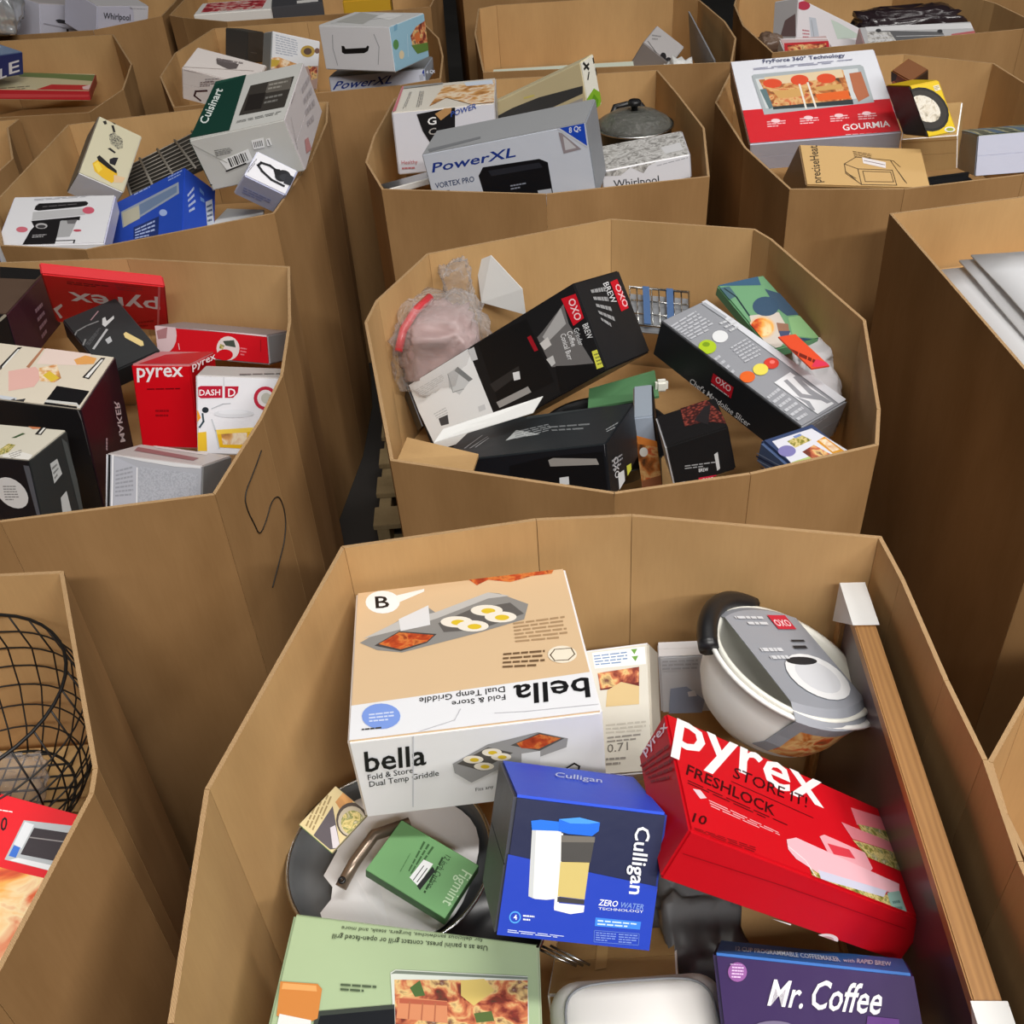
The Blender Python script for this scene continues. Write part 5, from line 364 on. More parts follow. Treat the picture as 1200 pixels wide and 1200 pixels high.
BINS['handle']=dict(l='rounded cardboard bin holding the white handled carton',z=1.15,rim=[(-0.681, 3.962), (-0.29, 3.99), (-0.142, 4.037), (-0.134, 4.33), (-0.153, 4.601), (-0.25, 4.984), (-0.751, 5.058), (-1.174, 5.062), (-1.27, 4.686), (-1.259, 4.343), (-1.119, 3.928)])
BINS['grill']=dict(l='cardboard bin at upper left with the navy lettered carton',z=1.15,rim=[(-1.762, 3.962), (-1.428, 3.942), (-1.367, 4.203), (-1.42, 4.562), (-1.631, 5.09), (-2.156, 5.122), (-2.4, 5.0), (-2.35, 4.1)])
BINS['edge']=dict(l='cardboard bin mostly cut off at the left edge, beside the cream carton',z=1.15,rim=[(-1.6, 2.9), (-1.56, 3.5), (-1.688, 3.833), (-1.68, 3.93), (-2.5, 3.9), (-2.4, 2.9)])
BINS['oven']=dict(l='cardboard bin with the red and white toaster oven carton',z=1.15,rim=[(0.779, 3.534), (0.78, 3.1), (0.83, 2.758), (1.128, 2.699), (1.469, 2.737), (1.75, 2.8), (1.85, 3.0), (1.803, 3.507), (1.794, 3.728), (1.544, 3.913), (0.928, 3.934)])
BINS['farright']=dict(l='far right cardboard bin with the long silver carton',z=1.15,rim=[(1.073, 4.45), (1.095, 4.046), (2.064, 4.11), (2.15, 4.1), (2.12, 4.5), (2.1, 4.56), (1.9, 5.05), (1.2, 5.1), (1.109, 4.781)])
BINS['sheets']=dict(l='tall plain cardboard bin at right filled with white sheets',z=1.15,rim=[(1.05, 1.55), (1.2, 1.42), (2.15, 1.5), (2.1, 2.68), (1.038, 2.553)])
BINS['right']=dict(l='empty cardboard bin cut off at the lower right corner',z=1.0,rim=[(0.66, 0.85), (0.66, 0.35), (0.75, 0.2), (1.75, 0.2), (1.75, 1.05), (1.6, 1.2), (0.788, 1.067), (0.675, 0.941)])
BINS['foil']=dict(l='far left cardboard bin with the silver foil bag',z=1.15,rim=[(-2.4, 5.22), (-1.75, 5.19), (-1.471, 5.366), (-1.46, 6.0), (-1.6, 6.2), (-2.75, 6.2), (-2.75, 5.3)])
BINS['tray']=dict(l='far cardboard bin holding the strawberry tray',z=1.15,rim=[(-1.13, 5.16), (-0.32, 5.14), (-0.196, 5.155), (-0.15, 5.6), (-0.2, 6.1), (-1.42, 6.1), (-1.44, 5.373), (-1.36, 5.3)])
BINS['dark']=dict(l='far cardboard bin behind the half-empty one',z=1.15,rim=[(1.05, 5.3), (1.0, 6.2), (-0.1, 6.2), (-0.05, 5.3)])
BINS['farcorner']=dict(l='cardboard bin in the upper right corner behind the silver carton bin',z=1.15,rim=[(3.2, 4.6), (3.2, 5.7), (2.1, 5.7), (2.15, 4.75)])
# ---------------------------------------------------------------- floor
fl = NT('concrete'); nz = fl.n('ShaderNodeTexNoise', Scale=2.5, Detail=6.0); fl.l(fl.co(), nz.inputs['Vector']); rr = fl.n('ShaderNodeValToRGB')
rr.color_ramp.elements[0].color = lin([.16, .155, .15]); rr.color_ramp.elements[1].color = lin([.25, .245, .24]); fl.l(nz.outputs[0], rr.inputs[0]); fl.l(rr.outputs[0], fl.b.inputs['Base Color'])
o = slab('floor', [(-12, -8, 0), (12, -8, 0), (12, 16, 0), (-12, 16, 0)], [fl.m], None, .1); o['kind'] = 'structure'
wallm = plain('painted_block_wall', '605e5a', .8); ceilm = plain('ceiling_paint', '5c5c5a', .85)
for nm, p in (('wall_back', [(-12, 16, 0), (12, 16, 0), (12, 16, 7), (-12, 16, 7)]), ('wall_front', [(12, -8, 0), (-12, -8, 0), (-12, -8, 7), (12, -8, 7)]), ('wall_left', [(-12, -8, 0), (-12, 16, 0), (-12, 16, 7), (-12, -8, 7)]), ('wall_right', [(12, 16, 0), (12, -8, 0), (12, -8, 7), (12, 16, 7)])):
    o = slab(nm, p, [wallm], None, .1); o['kind'] = 'structure'
o = slab('ceiling', [(-12, 16, 7), (12, 16, 7), (12, -8, 7), (-12, -8, 7)], [ceilm], None, .1); o['kind'] = 'structure'
# ---------------------------------------------------------------- bins
PADZ = {'front': .5, 'middle': .72, 'fryer': .8, 'far': .88, 'basket': .7, 'red': .7, 'grey': .8, 'handle': .85, 'grill': .85, 'edge': .8, 'oven': .8, 'farright': .85, 'sheets': .98, 'right': .3, 'foil': .9, 'tray': .9, 'dark': .6, 'farcorner': .6}
BINOBJ = {}
def inset(poly, d):
    n = len(poly); out = []
    for i in range(n):
        p, a, b = Vector(poly[i]), Vector(poly[i - 1]), Vector(poly[(i + 1) % n])
        e1 = (p - a).normalized(); e2 = (b - p).normalized(); n1 = Vector((-e1.y, e1.x)); n2 = Vector((-e2.y, e2.x))
        m = (n1 + n2)
        if m.length < .2: m = n1
        m.normalize(); out.append(p + m * (d / max(.45, m.dot(n1))))
    return out
for key, b in BINS.items():
    rim = b['rim']; n = len(rim); zt = b['z']; cx = sum(p[0] for p in rim) / n; cy = sum(p[1] for p in rim) / n
    z0 = .147 if key == 'fryer' else .002
    t = thing('cardboard_bin', b['l'], 'cardboard bin', (cx, cy, z0))
    BINOBJ[key] = t
    loc = [Vector((p[0] - cx, p[1] - cy)) for p in rim]
    low = [p * .975 for p in loc]; li = inset(loc, .007); lowi = inset(low, .007)
    H = zt - z0
    for i in range(n):
        k = (i + 1) % n; e = (loc[k] - loc[i]); g = min(.0006 / max(e.length, .01), .2)
        def mixv(a, b_, s): return a + (b_ - a) * s
        o0, o1 = mixv(loc[i], loc[k], g), mixv(loc[i], loc[k], 1 - g); i0, i1 = mixv(li[i], li[k], g), mixv(li[i], li[k], 1 - g)
        u0, u1 = mixv(low[i], low[k], g), mixv(low[i], low[k], 1 - g); w0, w1 = mixv(lowi[i], lowi[k], g), mixv(lowi[i], lowi[k], 1 - g)
        v = [(*u0, 0), (*u1, 0), (*o1, H), (*o0, H), (*w0, 0), (*w1, 0), (*i1, H), (*i0, H)]
        f = [(0, 1, 2, 3), (5, 4, 7, 6), (3, 2, 6, 7), (1, 0, 4, 5), (0, 3, 7, 4), (2, 1, 5, 6)]
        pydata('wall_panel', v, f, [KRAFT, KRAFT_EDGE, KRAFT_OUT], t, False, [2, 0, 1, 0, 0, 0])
    s = PADZ[key] - z0; fz = s / H
    pad = [p + (q - p) * fz for p, q in zip(lowi, li)]; pad = [p * .985 for p in pad]
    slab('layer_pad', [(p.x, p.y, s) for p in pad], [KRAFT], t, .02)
# ---------------------------------------------------------------- cartons
FLAPS = {'kraft': 'T', 'tancarton': 'F', 'plainwhite': 'T', 'panini': 'R', 'filter': 'L', 'toasteroven': 'R', 'mixer': 'F', 'oven': 'F', 'bluebox': 'F', 'slicer': 'R', 'whitea': 'T', 'whiteb': 'T', 'coffeemaker': 'L', 'headset': 'R', 'steamer': 'L'}
CT = {}; BODY = {'greencard': 'card', 'foodcard': 'card', 'tagcard': 'card', 'coolerbag': 'bag_body', 'navybox': 'tray_body'}
for key, d in CARTONS.items():
    A = amat(d['A']); t = thing(d['n'], d['l'], d['c'], d['loc'], Quaternion(d['q'])); CT[key] = t
    carton_body(t, A, d['base'], BODY.get(key, 'carton'), .0008 if BODY.get(key) == 'card' else {'coolerbag': .02, 'navybox': .012}.get(key, .0035))
    if key in FLAPS: flaps(t, A, d['base'], FLAPS[key])
    printing(t, A, d['art'], lift=.0020 if key in FLAPS else .0004)
# ---------------------------------------------------------------- loose goods
UP = Vector((0, 0, 1))
def frame_to(n, x=None):
    n = Vector(n).normalized(); x = Vector(x or (1, 0, 0)); x = (x - n * x.dot(n)).normalized(); y = n.cross(x)
    return Matrix((x, y, n)).transposed().to_quaternion()
# nested mixing bowls with a grey card sleeve
t = thing('mixing_bowl_set', 'white nested mixing bowls with black grip and grey card sleeve, tilted at the bin back', 'mixing bowl', (.436, 1.161, 1.0), frame_to((.4, .1, .9)))
RB = .14
def spout(p, a):
    k = max(0, math.cos(a - 5.55)) ** 24 * max(0, (p.z + .05) / .05) if p.z > -.05 else 0
    return Vector((p.x * (1 + .10 * k), p.y * (1 + .10 * k), p.z + .004 * k))
prof = [(.055, -.132), (.078, -.130), (.105, -.108), (.124, -.075), (.134, -.035), (.138, -.006), (.145, -.003), (.145, .002), (.139, .003), (.134, -.002), (.128, -.036), (.118, -.074), (.098, -.104), (.07, -.122), (.0, -.124)]
lathe('outer_bowl', [(max(r, .0005), z) for r, z in prof], [WHITEP], t, 64, True, spout)
prof2 = [(.124, -.05), (.131, -.004), (.137, .004), (.137, .009), (.131, .009), (.125, .002), (.112, -.06), (.09, -.09), (.0005, -.1)]
def spout2(p, a):
    k = max(0, math.cos(a - 5.75)) ** 30 * (1 if p.z > -.01 else 0); return Vector((p.x * (1 + .07 * k), p.y * (1 + .07 * k), p.z + .008 * k))
lathe('inner_bowl', prof2, [CREAMP], t, 64, True, spout2)
pth = [(.150 * math.cos(a), .150 * math.sin(a), -.002 + .016 * math.sin((a - 1.75) / 1.5 * math.pi)) for a in [1.75 + 1.5 * i / 16 for i in range(17)]]
tube('grip_handle', [pth], .017, [BLACK], t, 10)
SLV = plain('grey_sleeve_card', '92959d', .45)
# sleeve: strip over the top and down the outer wall, long axis at angle SA
SA = -1.2; ca, sa = math.cos(SA), math.sin(SA); W2 = .082
def sl(x, y, z): return Vector((x * ca - y * sa, x * sa + y * ca, z))
def rad(z): # radius of the outer wall
    pr = [(-.132, .055), (-.130, .078), (-.108, .105), (-.075, .124), (-.035, .134), (.0, .146)]
    for (z0, r0), (z1, r1) in zip(pr, pr[1:]):
        if z <= z1: return r0 + (r1 - r0) * (z - z0) / (z1 - z0)
    return .146
NQ = 8; cols_ = []
for q in range(NQ + 1):
    y = -W2 + 2 * W2 * q / NQ; line = []
    for z in (-.06, -.03, 0): line.append(sl(-math.sqrt((rad(z) + .003) ** 2 - y * y), y, z))
    for u in (-.8, -.5, 0, .5, .8): xr = math.sqrt(.146 ** 2 - y * y); line.append(sl(xr * u, y, .016))
    for z in (0, -.02, -.045, -.07, -.095): line.append(sl(math.sqrt((rad(z) + .003) ** 2 - y * y), y, z))
    cols_.append(line)
nv = len(cols_[0]); vs = [v for l_ in cols_ for v in l_]; fs = [(q * nv + i, (q + 1) * nv + i, (q + 1) * nv + i + 1, q * nv + i + 1) for q in range(NQ) for i in range(nv - 1)]
slv = pydata('card_sleeve', vs, fs, [SLV, FOOD['toast']], t, False, [1 if (i >= nv - 4 and 1 <= q <= 6) else 0 for q in range(NQ) for i in range(nv - 1)])
md = slv.modifiers.new('thickness', 'SOLIDIFY'); md.thickness = .0012; md.offset = 1
SC = PAL.index((40, 40, 43)) if (40, 40, 43) in PAL else (PAL.append((40, 40, 43)) or len(PAL) - 1)
for c_ in ((190, 40, 60), (205, 207, 212), (225, 226, 228), (230, 205, 210)):
    if c_ not in PAL: PAL.append(c_)
PI_ = PAL.index
AS = Matrix(((.24 * ca, -.15 * sa, 0), (.24 * sa, .15 * ca, 0), (0, 0, .0345)))
printing(slv, AS, [('p', 'T', PI_((190, 40, 60)), [(-.42, .1), (-.42, .38), (-.27, .38), (-.27, .1)]), ('t', 'T', PI_((230, 205, 210)), 'OXO', [(-.37, .36), (-.37, .12), (-.3, .36)], 1, 0),
 ('e', 'T', PI_((225, 226, 228)), [(.2, .1), (.42, .1), (.2, .5)]), ('e', 'T', PI_((205, 207, 212)), [(.2, .1), (.36, .1), (.2, .38)]), ('e', 'T', SC, [(.05, .05), (.09, .05), (.05, .28)]),
 ('p', 'T', SC, [(-.16, .15), (-.14, .15), (-.14, .35), (-.16, .35)]), ('p', 'T', SC, [(-.1, .1), (-.07, .1), (-.07, .3), (-.1, .3)]),
 ('l', 'T', PI_((205, 207, 212)), [(-.42, .0), (-.42, -.42), (-.3, -.42), (-.3, .0)], 2), ('l', 'T', PI_((205, 207, 212)), [(-.1, -.1), (-.1, -.42), (.05, -.42), (.05, -.1)], 2)], 'printing', .0012)
# round grey pan with paper insert
t = thing('frying_pan', 'round grey pan with white paper insert under the green label card', 'pan', (-.236, .963, .80))
lathe('pan_body', [(.0005, 0), (.135, .0), (.150, .012), (.160, .04), (.163, .041), (.160, .036), (.146, .012), (.13, .006), (.0005, .005)], [plain('grey_coating', '5c5e60', .45, .1)], t, 64)
bm = bmesh.new(); pts = []
for i in range(40):
    a = 2 * math.pi * i / 40; r = .142 + .004 * math.sin(5 * a)
    x, y = r * math.cos(a), r * math.sin(a)
    if x < -.095: x = -.095 + .010 * math.sin(y * 90)
    pts.append(bm.verts.new((x, y, .026 + .006 * math.cos(2 * a))))
bm.faces.new(pts); ex = bmesh.ops.extrude_face_region(bm, geom=bm.faces[:]); bmesh.ops.translate(bm, vec=(0, 0, .0015), verts=[v for v in ex['geom'] if isinstance(v, bmesh.types.BMVert)])
bmobj('paper_insert', bm, [plain('grey_white_paper', 'dadadc', .6)], t)
lathe('pan_rim', [(.160, .038), (.166, .040), (.166, .044), (.160, .043)], [STEEL], t, 64)
t = thing('cooking_spoon', 'taupe metal spoon handle with hanging hole lying on the round pan', 'utensil', (-.25, .945, .868))
TAUPE = plain('taupe_metal', '8a7a6c', .3, .7)
tube('handle', [[(-.055, -.045, -.006), (-.035, -.012, .006), (-.005, .03, .014), (.05, .05, .01)]], .0095, [TAUPE], t, 10)
lathe('hanging_hole', [(.002, 0), (.006, 0), (.006, .003), (.002, .003)], [BLACK], t, 16, True, lambda p, a: p + Vector((-.052, -.040, .004)))
# dark pan rim between the cartons
t = thing('black_pan', 'black curved pan rim showing below the blue water filter carton', 'pan', (-.075, .86, .74))
lathe('pan_body', [(.0005, 0), (.06, 0), (.075, .04), (.079, .042), (.074, .036), (.058, .005), (.0005, .005)], [BLACK], t, 40)
lathe('steel_rim', [(.075, .042), (.080, .043), (.080, .046), (.075, .046)], [STEEL], t, 40)
# framed picture on edge along the right wall
t = thing('framed_picture', 'large wood-framed dark picture with white corner protectors, standing on edge at right', 'picture', (.578, 1.262, 1.066), Quaternion((0, 0, 1), math.radians(-4.6)))
LG, HT, TH = .80, .56, .034
CANV = NT('dark_picture'); cn = CANV.n('ShaderNodeTexNoise', Scale=4.0, Detail=3.0); CANV.l(CANV.co(), cn.inputs['Vector']); cr = CANV.n('ShaderNodeValToRGB')
cr.color_ramp.elements[0].color = lin([.27, .21, .23]); cr.color_ramp.elements[1].color = lin([.46, .38, .38]); CANV.l(cn.outputs[0], cr.inputs[0]); CANV.l(cr.outputs[0], CANV.b.inputs['Base Color']); CANV.b.inputs['Roughness'].default_value = .3
boxm('canvas', (.02, LG - .01, HT - .02), (-TH / 2 + .004, -LG / 2, -HT / 2), [CANV.m], t, 0)
boxm('frame_bar', (TH, LG, .022), (-TH / 2 + .002, -LG / 2, -.011), [WOOD], t, .002); boxm('frame_bar', (TH, LG, .022), (-TH / 2 + .002, -LG / 2, -HT + .011), [WOOD], t, .002)
boxm('frame_bar', (TH, .022, HT - .046), (-TH / 2 + .002, -.011, -HT / 2), [WOOD], t, .002); boxm('frame_bar', (TH, .022, HT - .046), (-TH / 2 + .002, -LG + .011, -HT / 2), [WOOD], t, .002)
def protector(y0, y1, zc):
    sg = 1 if y1 > y0 else -1; x0, x1 = -TH - .002, .006; zt = .004 if zc > -.1 else -HT - .004; zd = -.09 if zc > -.1 else .09
    v = [(x0, y0, zt), (x0, y1, zt), (x0, y0, zt + zd), (x1, y0, zt), (x1, y1, zt), (x1, y0, zt + zd)]
    pydata('corner_protector', v, [(0, 1, 2), (3, 5, 4), (0, 3, 4, 1), (0, 2, 5, 3), (1, 4, 5, 2)], [PAPER], t)
protector(.006, -.095, 0); protector(-LG - .006, -LG + .095, 0)
# white appliance in clear film at the bottom edge
t = thing('white_appliance', 'smooth white rounded appliance at the bottom edge between sage and purple cartons', 'appliance', (.125, .655, .72))
o = boxm('housing', (.25, .185, .26), (0, 0, 0), [WHITEP], t, 0); md = o.modifiers.new('round', 'BEVEL'); md.width = .042; md.segments = 6
o.data.polygons.foreach_set('use_smooth', [True] * len(o.data.polygons))
tube('lid_seam', [[(math.copysign(abs(math.cos(a)) ** .45, math.cos(a)) * .104, math.copysign(abs(math.sin(a)) ** .45, math.sin(a)) * .072, .1295) for a in [2 * math.pi * i / 36 for i in range(36)]]], .002, [GREYP], t, 6, True)
o = pouch('film_wrap', (.05, .06, .09), [FILM], t, .3, 9, 4); o.location = (.12, .0, .03)
# grey film bag with letters and dark rubber tray under the red carton
t = thing('dark_film_bag', 'crumpled dark grey plastic bag under the big red carton', 'bag', (.25, .86, .67))
pouch('bag_body', (.075, .10, .08), [plain('dark_film', '626365', .3, 0, .6)], t, .35, 9, 2)
o = pouch('bag_fold', (.06, .05, .05), [plain('black_film', '1b1b1c', .25, 0, .7)], t, .4, 9, 5); o.location = (.03, -.085, -.005)
t = thing('wire_stand', 'bent bright wire stand below the blue water filter carton', 'wire stand', (.015, .80, .79))
for k in range(3): tube('wire', [[(-.03 + .012 * k, .02, .0), (.0 + .012 * k, -.005, .012), (.03 + .01 * k, -.012, -.005)]], .0022, [STEEL], t, 6)
# ------------------------------------------------ middle bin
t = thing('clear_bag', 'crinkled clear plastic bag with a red zip strip at left of the middle bin', 'bag', (-.15, 2.36, .975))
pouch('contents', (.095, .10, .09), [plain('pinkish_goods', 'a98e8c', .45)], t, .35, 8, 7)
pouch('film', (.128, .128, .115), [FILM], t, .32, 11, 8)
tube('zip_strip', [[(-.10, -.095, .04), (-.085, -.055, .075), (-.055, -.01, .10), (-.015, .04, .112)]], .011, [plain('red_strip', 'c43a40', .35)], t, 8)
o = pouch('film_tip', (.045, .05, .06), [FILM], t, .5, 9, 3); o.location = (.05, .11, .10)
t = thing('folded_sheet', 'folded white paper sheet standing behind the clear plastic bag', 'paper', (.02, 2.50, 1.0))
slab('sheet', [(-.06, .02, .0), (.055, -.03, -.02), (.05, -.02, .05), (-.025, .035, .125)], [PAPER], t, .003)
slab('sheet_fold', [(-.06, .02, .0), (-.025, .035, .125), (-.065, .06, .10)], [PAPER], t, .003)
tag(slab('paper_leaf', [(-.15, 1.77, 1.075), (.06, 1.84, 1.085), (.085, 1.90, 1.085), (-.13, 1.81, 1.08)][::1], [PAPER], None, .002), 'white leaf of paper lying on the wide black carton by the front rim', 'paper')
t = thing('wire_rack', 'bright wire rack with two blue straps behind the black grinder carton', 'rack', (.435, 2.46, .97))
cr4 = [Vector((-.075, .085, .03)), Vector((.075, .03, .03)), Vector((.06, -.08, -.02)), Vector((-.085, -.03, -.02))]
tube('rim_wire', [cr4], .004, [STEEL], t, 8, True)
for k in range(1, 8):
    f = k / 8; tube('rack_wire', [[cr4[0].lerp(cr4[1], f), cr4[3].lerp(cr4[2], f)]], .002, [STEEL], t, 6)
for f in (.35, .7): tube('cross_wire', [[cr4[0].lerp(cr4[3], f), cr4[1].lerp(cr4[2], f)]], .0025, [STEEL], t, 6)
BLUE = plain('blue_strap', '3f5f8c', .5)
for f in (.28, .68):
    a_, b_ = cr4[0].lerp(cr4[1], f), cr4[3].lerp(cr4[2], f); e = (cr4[1] - cr4[0]).normalized() * .009
    slab('strap', [b_ - e + UP * .006, b_ + e + UP * .006, a_ + e + UP * .006, a_ - e + UP * .006], [BLUE], t, .003)
slab('tray_base', [cr4[3] - UP * .02, cr4[2] - UP * .02, cr4[1] - UP * .02, cr4[0] - UP * .02], [GREYP], t, .004)
t = thing('white_pouch', 'crumpled white fabric pouch at the right side of the middle bin', 'bag', (.735, 2.05, .93))
CLOTH = plain('white_cloth', 'cfcdd0', .8, 0, .3, .5, 25)
pouch('pouch_body', (.045, .09, .08), [CLOTH], t, .28, 7, 11); o = pouch('pouch_flap', (.05, .05, .035), [CLOTH], t, .3, 7, 12); o.location = (.0, .07, .06)
t = thing('green_board', 'green plastic sheet under the black grinder carton', 'board', (.28, 2.09, .955))
slab('sheet', [(-.085, -.05, 0), (.085, -.03, .005), (.09, .075, .012), (-.075, .02, .008)], [plain('green_sheet', '4f7a52', .45)], t, .006)
boxm('white_clip', (.03, .02, .03), (.095, .0, .015), [CREAMP], t, .006)
t = thing('black_pan', 'black round pan lying below the grinder carton in the middle bin', 'pan', (.23, 2.0, .85))
lathe('pan_body', [(.0005, 0), (.13, 0), (.155, .055), (.16, .057), (.153, .05), (.128, .008), (.0005, .006)], [BLACK], t, 48)
b = BINOBJ['middle'].location
F0 = Vector((-.222, 1.615, 1.15)) - b
slab('folded_flap', [F0 + Vector((.012, .004, -.004)), F0 + Vector((.155, -.052, -.004)), F0 + Vector((.165, .06, -.045)), F0 + Vector((.022, .13, -.04))], [KRAFT], BINOBJ['middle'], .008)
A_ = amat(CARTONS['grinder']['A']); q4 = [A_ @ Vector(v) for v in ((-.5, .5, .5), (-.5, -.02, .5), (-.60, -.02, .30), (-.60, .42, .30))]
slab('end_flap', q4, [plain('dark_flap', '2c2c30', .5)], CT['grinder'], .003)
# ------------------------------------------------ fryer bin
t = thing('glass_lid_pot', 'round pot with smoked glass lid and black knob beside the air fryer carton', 'pot', (.505, 3.505, 1.00))
lathe('pot_body', [(.0005, 0), (.10, 0), (.122, .02), (.126, .10), (.131, .102), (.125, .098), (.12, .02), (.0005, .006)], [plain('dark_pot', '2b2b29', .3, .4)], t, 48)
lathe('lid_glass', [(.128, .106), (.115, .122), (.08, .142), (.04, .152), (.0005, .155), (.0005, .151), (.04, .148), (.08, .138), (.113, .118), (.125, .104)], [GLASS], t, 56)
lathe('lid_rim', [(.126, .103), (.132, .103), (.132, .109), (.126, .109)], [STEEL], t, 56)
lathe('lid_knob', [(.0005, .153), (.011, .153), (.010, .168), (.021, .172), (.023, .182), (.018, .187), (.0005, .188)], [BLACK], t, 28)
tube('side_handle', [[(-.06, .122, .10), (-.045, .158, .118), (0, .168, .122), (.045, .158, .118), (.06, .122, .10)]], .011, [BLACK], t, 8)
t = thing('metal_tray', 'flat silver tray lying at the left front corner beside the air fryer carton', 'tray', (-.245, 3.19, 1.085), Quaternion((0, 0, 1), math.radians(28)))
boxm('tray_plate', (.17, .07, .012), (0, 0, 0), [STEEL], t, .003); boxm('tray_lip', (.17, .006, .02), (0, -.037, .004), [WHITEP], t, .002)
# ------------------------------------------------ far bins
tag(slab('cream_board', [(.04, 4.16, 1.04), (.60, 4.12, 1.04), (.63, 4.43, 1.05), (.06, 4.46, 1.05)], [plain('cream_board', 'd5dccb', .5)], None, .012), 'cream board lying flat in the half-empty far bin', 'board')
tag(slab('grey_board', [(.975, 4.33, .93), (.955, 4.86, .93), (.935, 4.86, 1.12), (.945, 4.33, 1.06)], [plain('grey_board', '85868a', .6)], None, .006), 'grey board leaning on the right wall of the half-empty far bin', 'board')
t = thing('paper_bag', 'crumpled pale paper beside the spotted grey carton', 'paper', (.83, 4.47, .95)); pouch('paper', (.06, .06, .08), [PAPER], t, .4, 8, 21)
t = thing('foil_bag', 'shiny silver foil bag in the upper left corner', 'bag', (-2.22, 5.22, 1.27)); pouch('bag_body', (.17, .10, .11), [plain('silver_foil', 'd2d6da', .22, .6)], t, .3, 6, 31)
t = thing('black_bag', 'glossy dark plastic bag behind the long silver carton', 'bag', (1.80, 4.62, 1.06)); pouch('bag_body', (.22, .10, .075), [plain('dark_glossy_film', '2a2024', .2, 0, .7)], t, .35, 8, 41)
t = thing('brown_pouch', 'small brown pouch at the left wall of the far right bin', 'bag', (1.17, 4.36, 1.05)); pouch('bag_body', (.05, .06, .09), [plain('brown_film', '6a5648', .35)], t, .25, 7, 51)
t = thing('black_tray', 'glossy black tray between the kraft carton and the lilac carton', 'tray', (1.35, 2.90, 1.06), Quaternion((0, 0, 1), math.radians(8)))
boxm('tray_base', (.16, .11, .012), (0, 0, 0), [plain('black_gloss', '17171a', .12, 0, .6)], t, .003)
for yy_ in (-.055, .055): boxm('tray_lip', (.165, .008, .022), (0, yy_, .006), [BLACK], t, .002)
t = thing('fruit_tray', 'white carton with red fruit print at the top edge of the photo', 'carton', (-1.12, 5.46, 1.10)); boxm('carton', (.40, .22, .10), (0, 0, 0), [WHITEP], t, .004)
slab('printed_top', [(-.17, -.08, .0515), (.12, -.08, .0515), (.12, .09, .0515), (-.17, .09, .0515)], [ramp_mat('red_fruit_print', [(.3, (120, 30, 40)), (.45, (190, 60, 70)), (.6, (225, 190, 180)), (.75, (90, 50, 50))], 26)], t, .001)
t = thing('grey_pack', 'dark grey pack with white sticker beside the fruit carton', 'carton', (-.84, 5.44, 1.12), Quaternion((0, 0, 1), .12)); boxm('carton', (.24, .18, .08), (0, 0, 0), [plain('grey_pack', '4a4a4e', .4)], t, .004)
slab('sticker', [(0, -.07, .0415), (.10, -.07, .0415), (.10, -.02, .0415), (0, -.02, .0415)], [WHITEP], t, .001)
t = thing('yellow_pack', 'yellow and black pack at the top edge behind the handled carton', 'carton', (-.50, 5.38, 1.12)); boxm('carton', (.22, .16, .10), (0, 0, 0), [plain('yellow_pack', 'd2a52c', .4)], t, .004)
boxm('black_band', (.222, .05, .102), (0, .05, 0), [BLACK], t, .002)
t = thing('wire_grill', 'dark cooking grill with pale bars lying between the cream and grey cartons', 'grill', (-1.075, 3.56, 1.06))
g4 = [Vector((-.17, .02, .0)), Vector((.05, .19, .05)), Vector((.17, -.03, .02)), Vector((-.10, -.17, -.03))]
slab('base_plate', [g4[3], g4[2], g4[1], g4[0]], [plain('dark_grate', '3a3631', .5)], t, .01)
LB = plain('pale_bar', '9a948a', .4, .3)
for k in range(5):
    f = k / 4; tube('frame_bar', [[g4[0].lerp(g4[1], f) + UP * .006, g4[3].lerp(g4[2], f) + UP * .006]], .005, [LB], t, 6)
for k in range(9):
    f = (k + .5) / 9; tube('grate_wire', [[g4[0].lerp(g4[3], f) + UP * .006, g4[1].lerp(g4[2], f) + UP * .006]], .002, [LB], t, 5)
tag(slab('white_card', [(-.90, 3.0, 1.02), (-.70, 3.03, 1.04), (-.71, 3.20, 1.03), (-.84, 3.26, 1.02)], [PAPER], None, .006), 'white card lying under the blue carton by the front rim', 'card')
# ------------------------------------------------ sheets bin
PAPERS = plain('packing_sheet', 'd4d5d8', .65, 0, .3, .5, 7)
for k, (dx, dy, dz, w) in enumerate(((-.012, .0, 0, 0), (.05, .004, .016, .01), (.075, -.002, .032, .03))):
    v = []; n_ = 8
    for i in range(n_ + 1):
        for j in range(n_ + 1):
            x = 1.115 + dx + (.83 - dx) * i / n_; y = 1.58 + (.79 + dy) * j / n_ ; v.append((x, y + dx * .05, 1.075 + dz + .006 * noise.noise(Vector((x * 4, y * 4, k * 3)))))
    o = pydata('packing_sheet', v, [(i * (n_ + 1) + j, (i + 1) * (n_ + 1) + j, (i + 1) * (n_ + 1) + j + 1, i * (n_ + 1) + j + 1) for i in range(n_) for j in range(n_)], [PAPERS], None, True)
    md = o.modifiers.new('thickness', 'SOLIDIFY'); md.thickness = .004
    tag(o, ('lowest white sheet in the tall right bin, its edge along the left rim', 'middle white sheet of the pile in the tall right bin', 'topmost white sheet in the tall right bin, set back from the left rim')[k], 'sheet', 'white sheets in the tall bin')
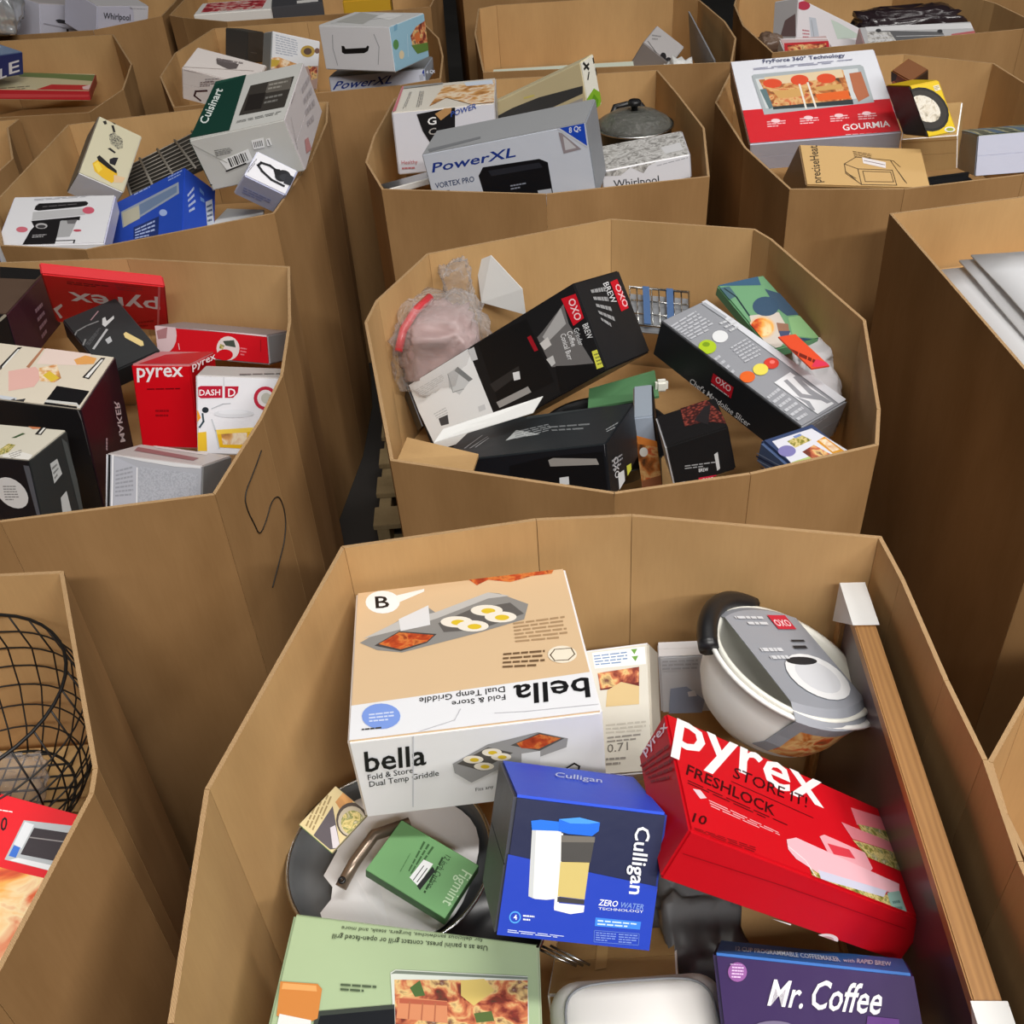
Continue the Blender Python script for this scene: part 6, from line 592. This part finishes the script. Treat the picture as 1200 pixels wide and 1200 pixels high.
# ------------------------------------------------ wire basket
t = thing('wire_basket', 'round black wire basket at lower left above the red pizza carton', 'basket', (-.905, 1.125, .832))
def ring(r, z, wr=.0035): tube('ring_wire', [[(r * math.cos(a), r * math.sin(a), z) for a in [2 * math.pi * i / 40 for i in range(40)]]], wr, [WIREM], t, 6, True)
for r, z, wr in ((.115, .0, .003), (.145, .035, .0016), (.165, .07, .0016), (.182, .105, .0016), (.195, .14, .0016), (.20, .18, .0016), (.20, .22, .0016), (.185, .275, .003)): ring(r, z, wr)
for k in range(28):
    a = 2 * math.pi * k / 28; tube('upright_wire', [[(r * math.cos(a), r * math.sin(a), z) for r, z in ((.115, 0), (.145, .035), (.18, .10), (.20, .18), (.185, .275))]], .0016, [WIREM], t, 6)
for k in range(-4, 5):
    d_ = .026 * k; h_ = math.sqrt(.115 ** 2 - d_ * d_)
    tube('base_wire', [[(d_, -h_, 0), (d_, h_, 0)]], .002, [WIREM], t, 6); tube('base_wire', [[(-h_, d_, .002), (h_, d_, .002)]], .002, [WIREM], t, 6)
t = thing('clear_film', 'small crumpled clear film inside the black wire basket', 'bag', (-.885, 1.14, .875)); pouch('film', (.05, .045, .035), [FILM], t, .45, 9, 61)
t = thing('brown_carton', 'plain brown carton under the black wire basket at lower left', 'carton', (-.90, 1.12, .766)); boxm('carton', (.30, .26, .13), (0, 0, 0), [CARTON_KRAFT], t, .004)
slab('flap', [(-.145, .003, .0665), (.145, .003, .0665), (.145, .125, .0665), (-.145, .125, .0665)], [CARTON_KRAFT], t, .001); slab('flap', [(-.145, -.125, .0665), (.145, -.125, .0665), (.145, -.003, .0665), (-.145, -.003, .0665)], [CARTON_KRAFT], t, .001)
# ------------------------------------------------ pallet
t = thing('wooden_pallet', 'pale wooden pallet on the floor under the air fryer bin', 'pallet', (.12, 3.32, 0))
for k in range(8): boxm('deck_board', (1.16, .10, .02), (0, -.60 + .172 * k, .134), [PALLET], t, .002)
for x in (-.55, 0, .55): boxm('stringer', (.04, 1.30, .10), (x, 0, .073), [PALLET], t, .002)
for k in range(3): boxm('base_board', (1.16, .10, .02), (0, -.60 + .6 * k, .0115), [PALLET], t, .002)
# ------------------------------------------------ handwriting on the red bin: figure 5 in marker
MARK = plain('marker_ink', '1d1812', .6)
def on_panel(bin_key, i, pts, w=.003):
    b = BINS[bin_key]; B = BINOBJ[bin_key]; n = len(b['rim']); p0, p1 = Vector(b['rim'][i]), Vector(b['rim'][(i + 1) % n]); c = Vector((B.location.x, B.location.y))
    p0, p1 = p0 - c, p1 - c; H = b['z'] - B.location.z; e = (p1 - p0).normalized(); nn = Vector((e.y, -e.x))
    P = []
    for s, z in pts:
        k = .975 + .025 * (z - B.location.z) / H; q = (p0 + (p1 - p0) * s) * k + nn * .0012; P.append(Vector((q.x, q.y, z - B.location.z)))
    for _ in range(2): P = [P[0]] + [q for a_, b_ in zip(P, P[1:]) for q in (a_.lerp(b_, .25), a_.lerp(b_, .75))] + [P[-1]]
    tube('handwriting', [P], w / 2, [MARK], B, 5)
on_panel('red', 1, [(.84, 1.098), (.63, 1.083), (.39, 1.071), (.38, 1.034), (.43, .991), (.465, .949), (.65, .957), (.79, .974), (.93, .965), (.985, .933), (.975, .888), (.86, .853), (.71, .836), (.45, .809)])
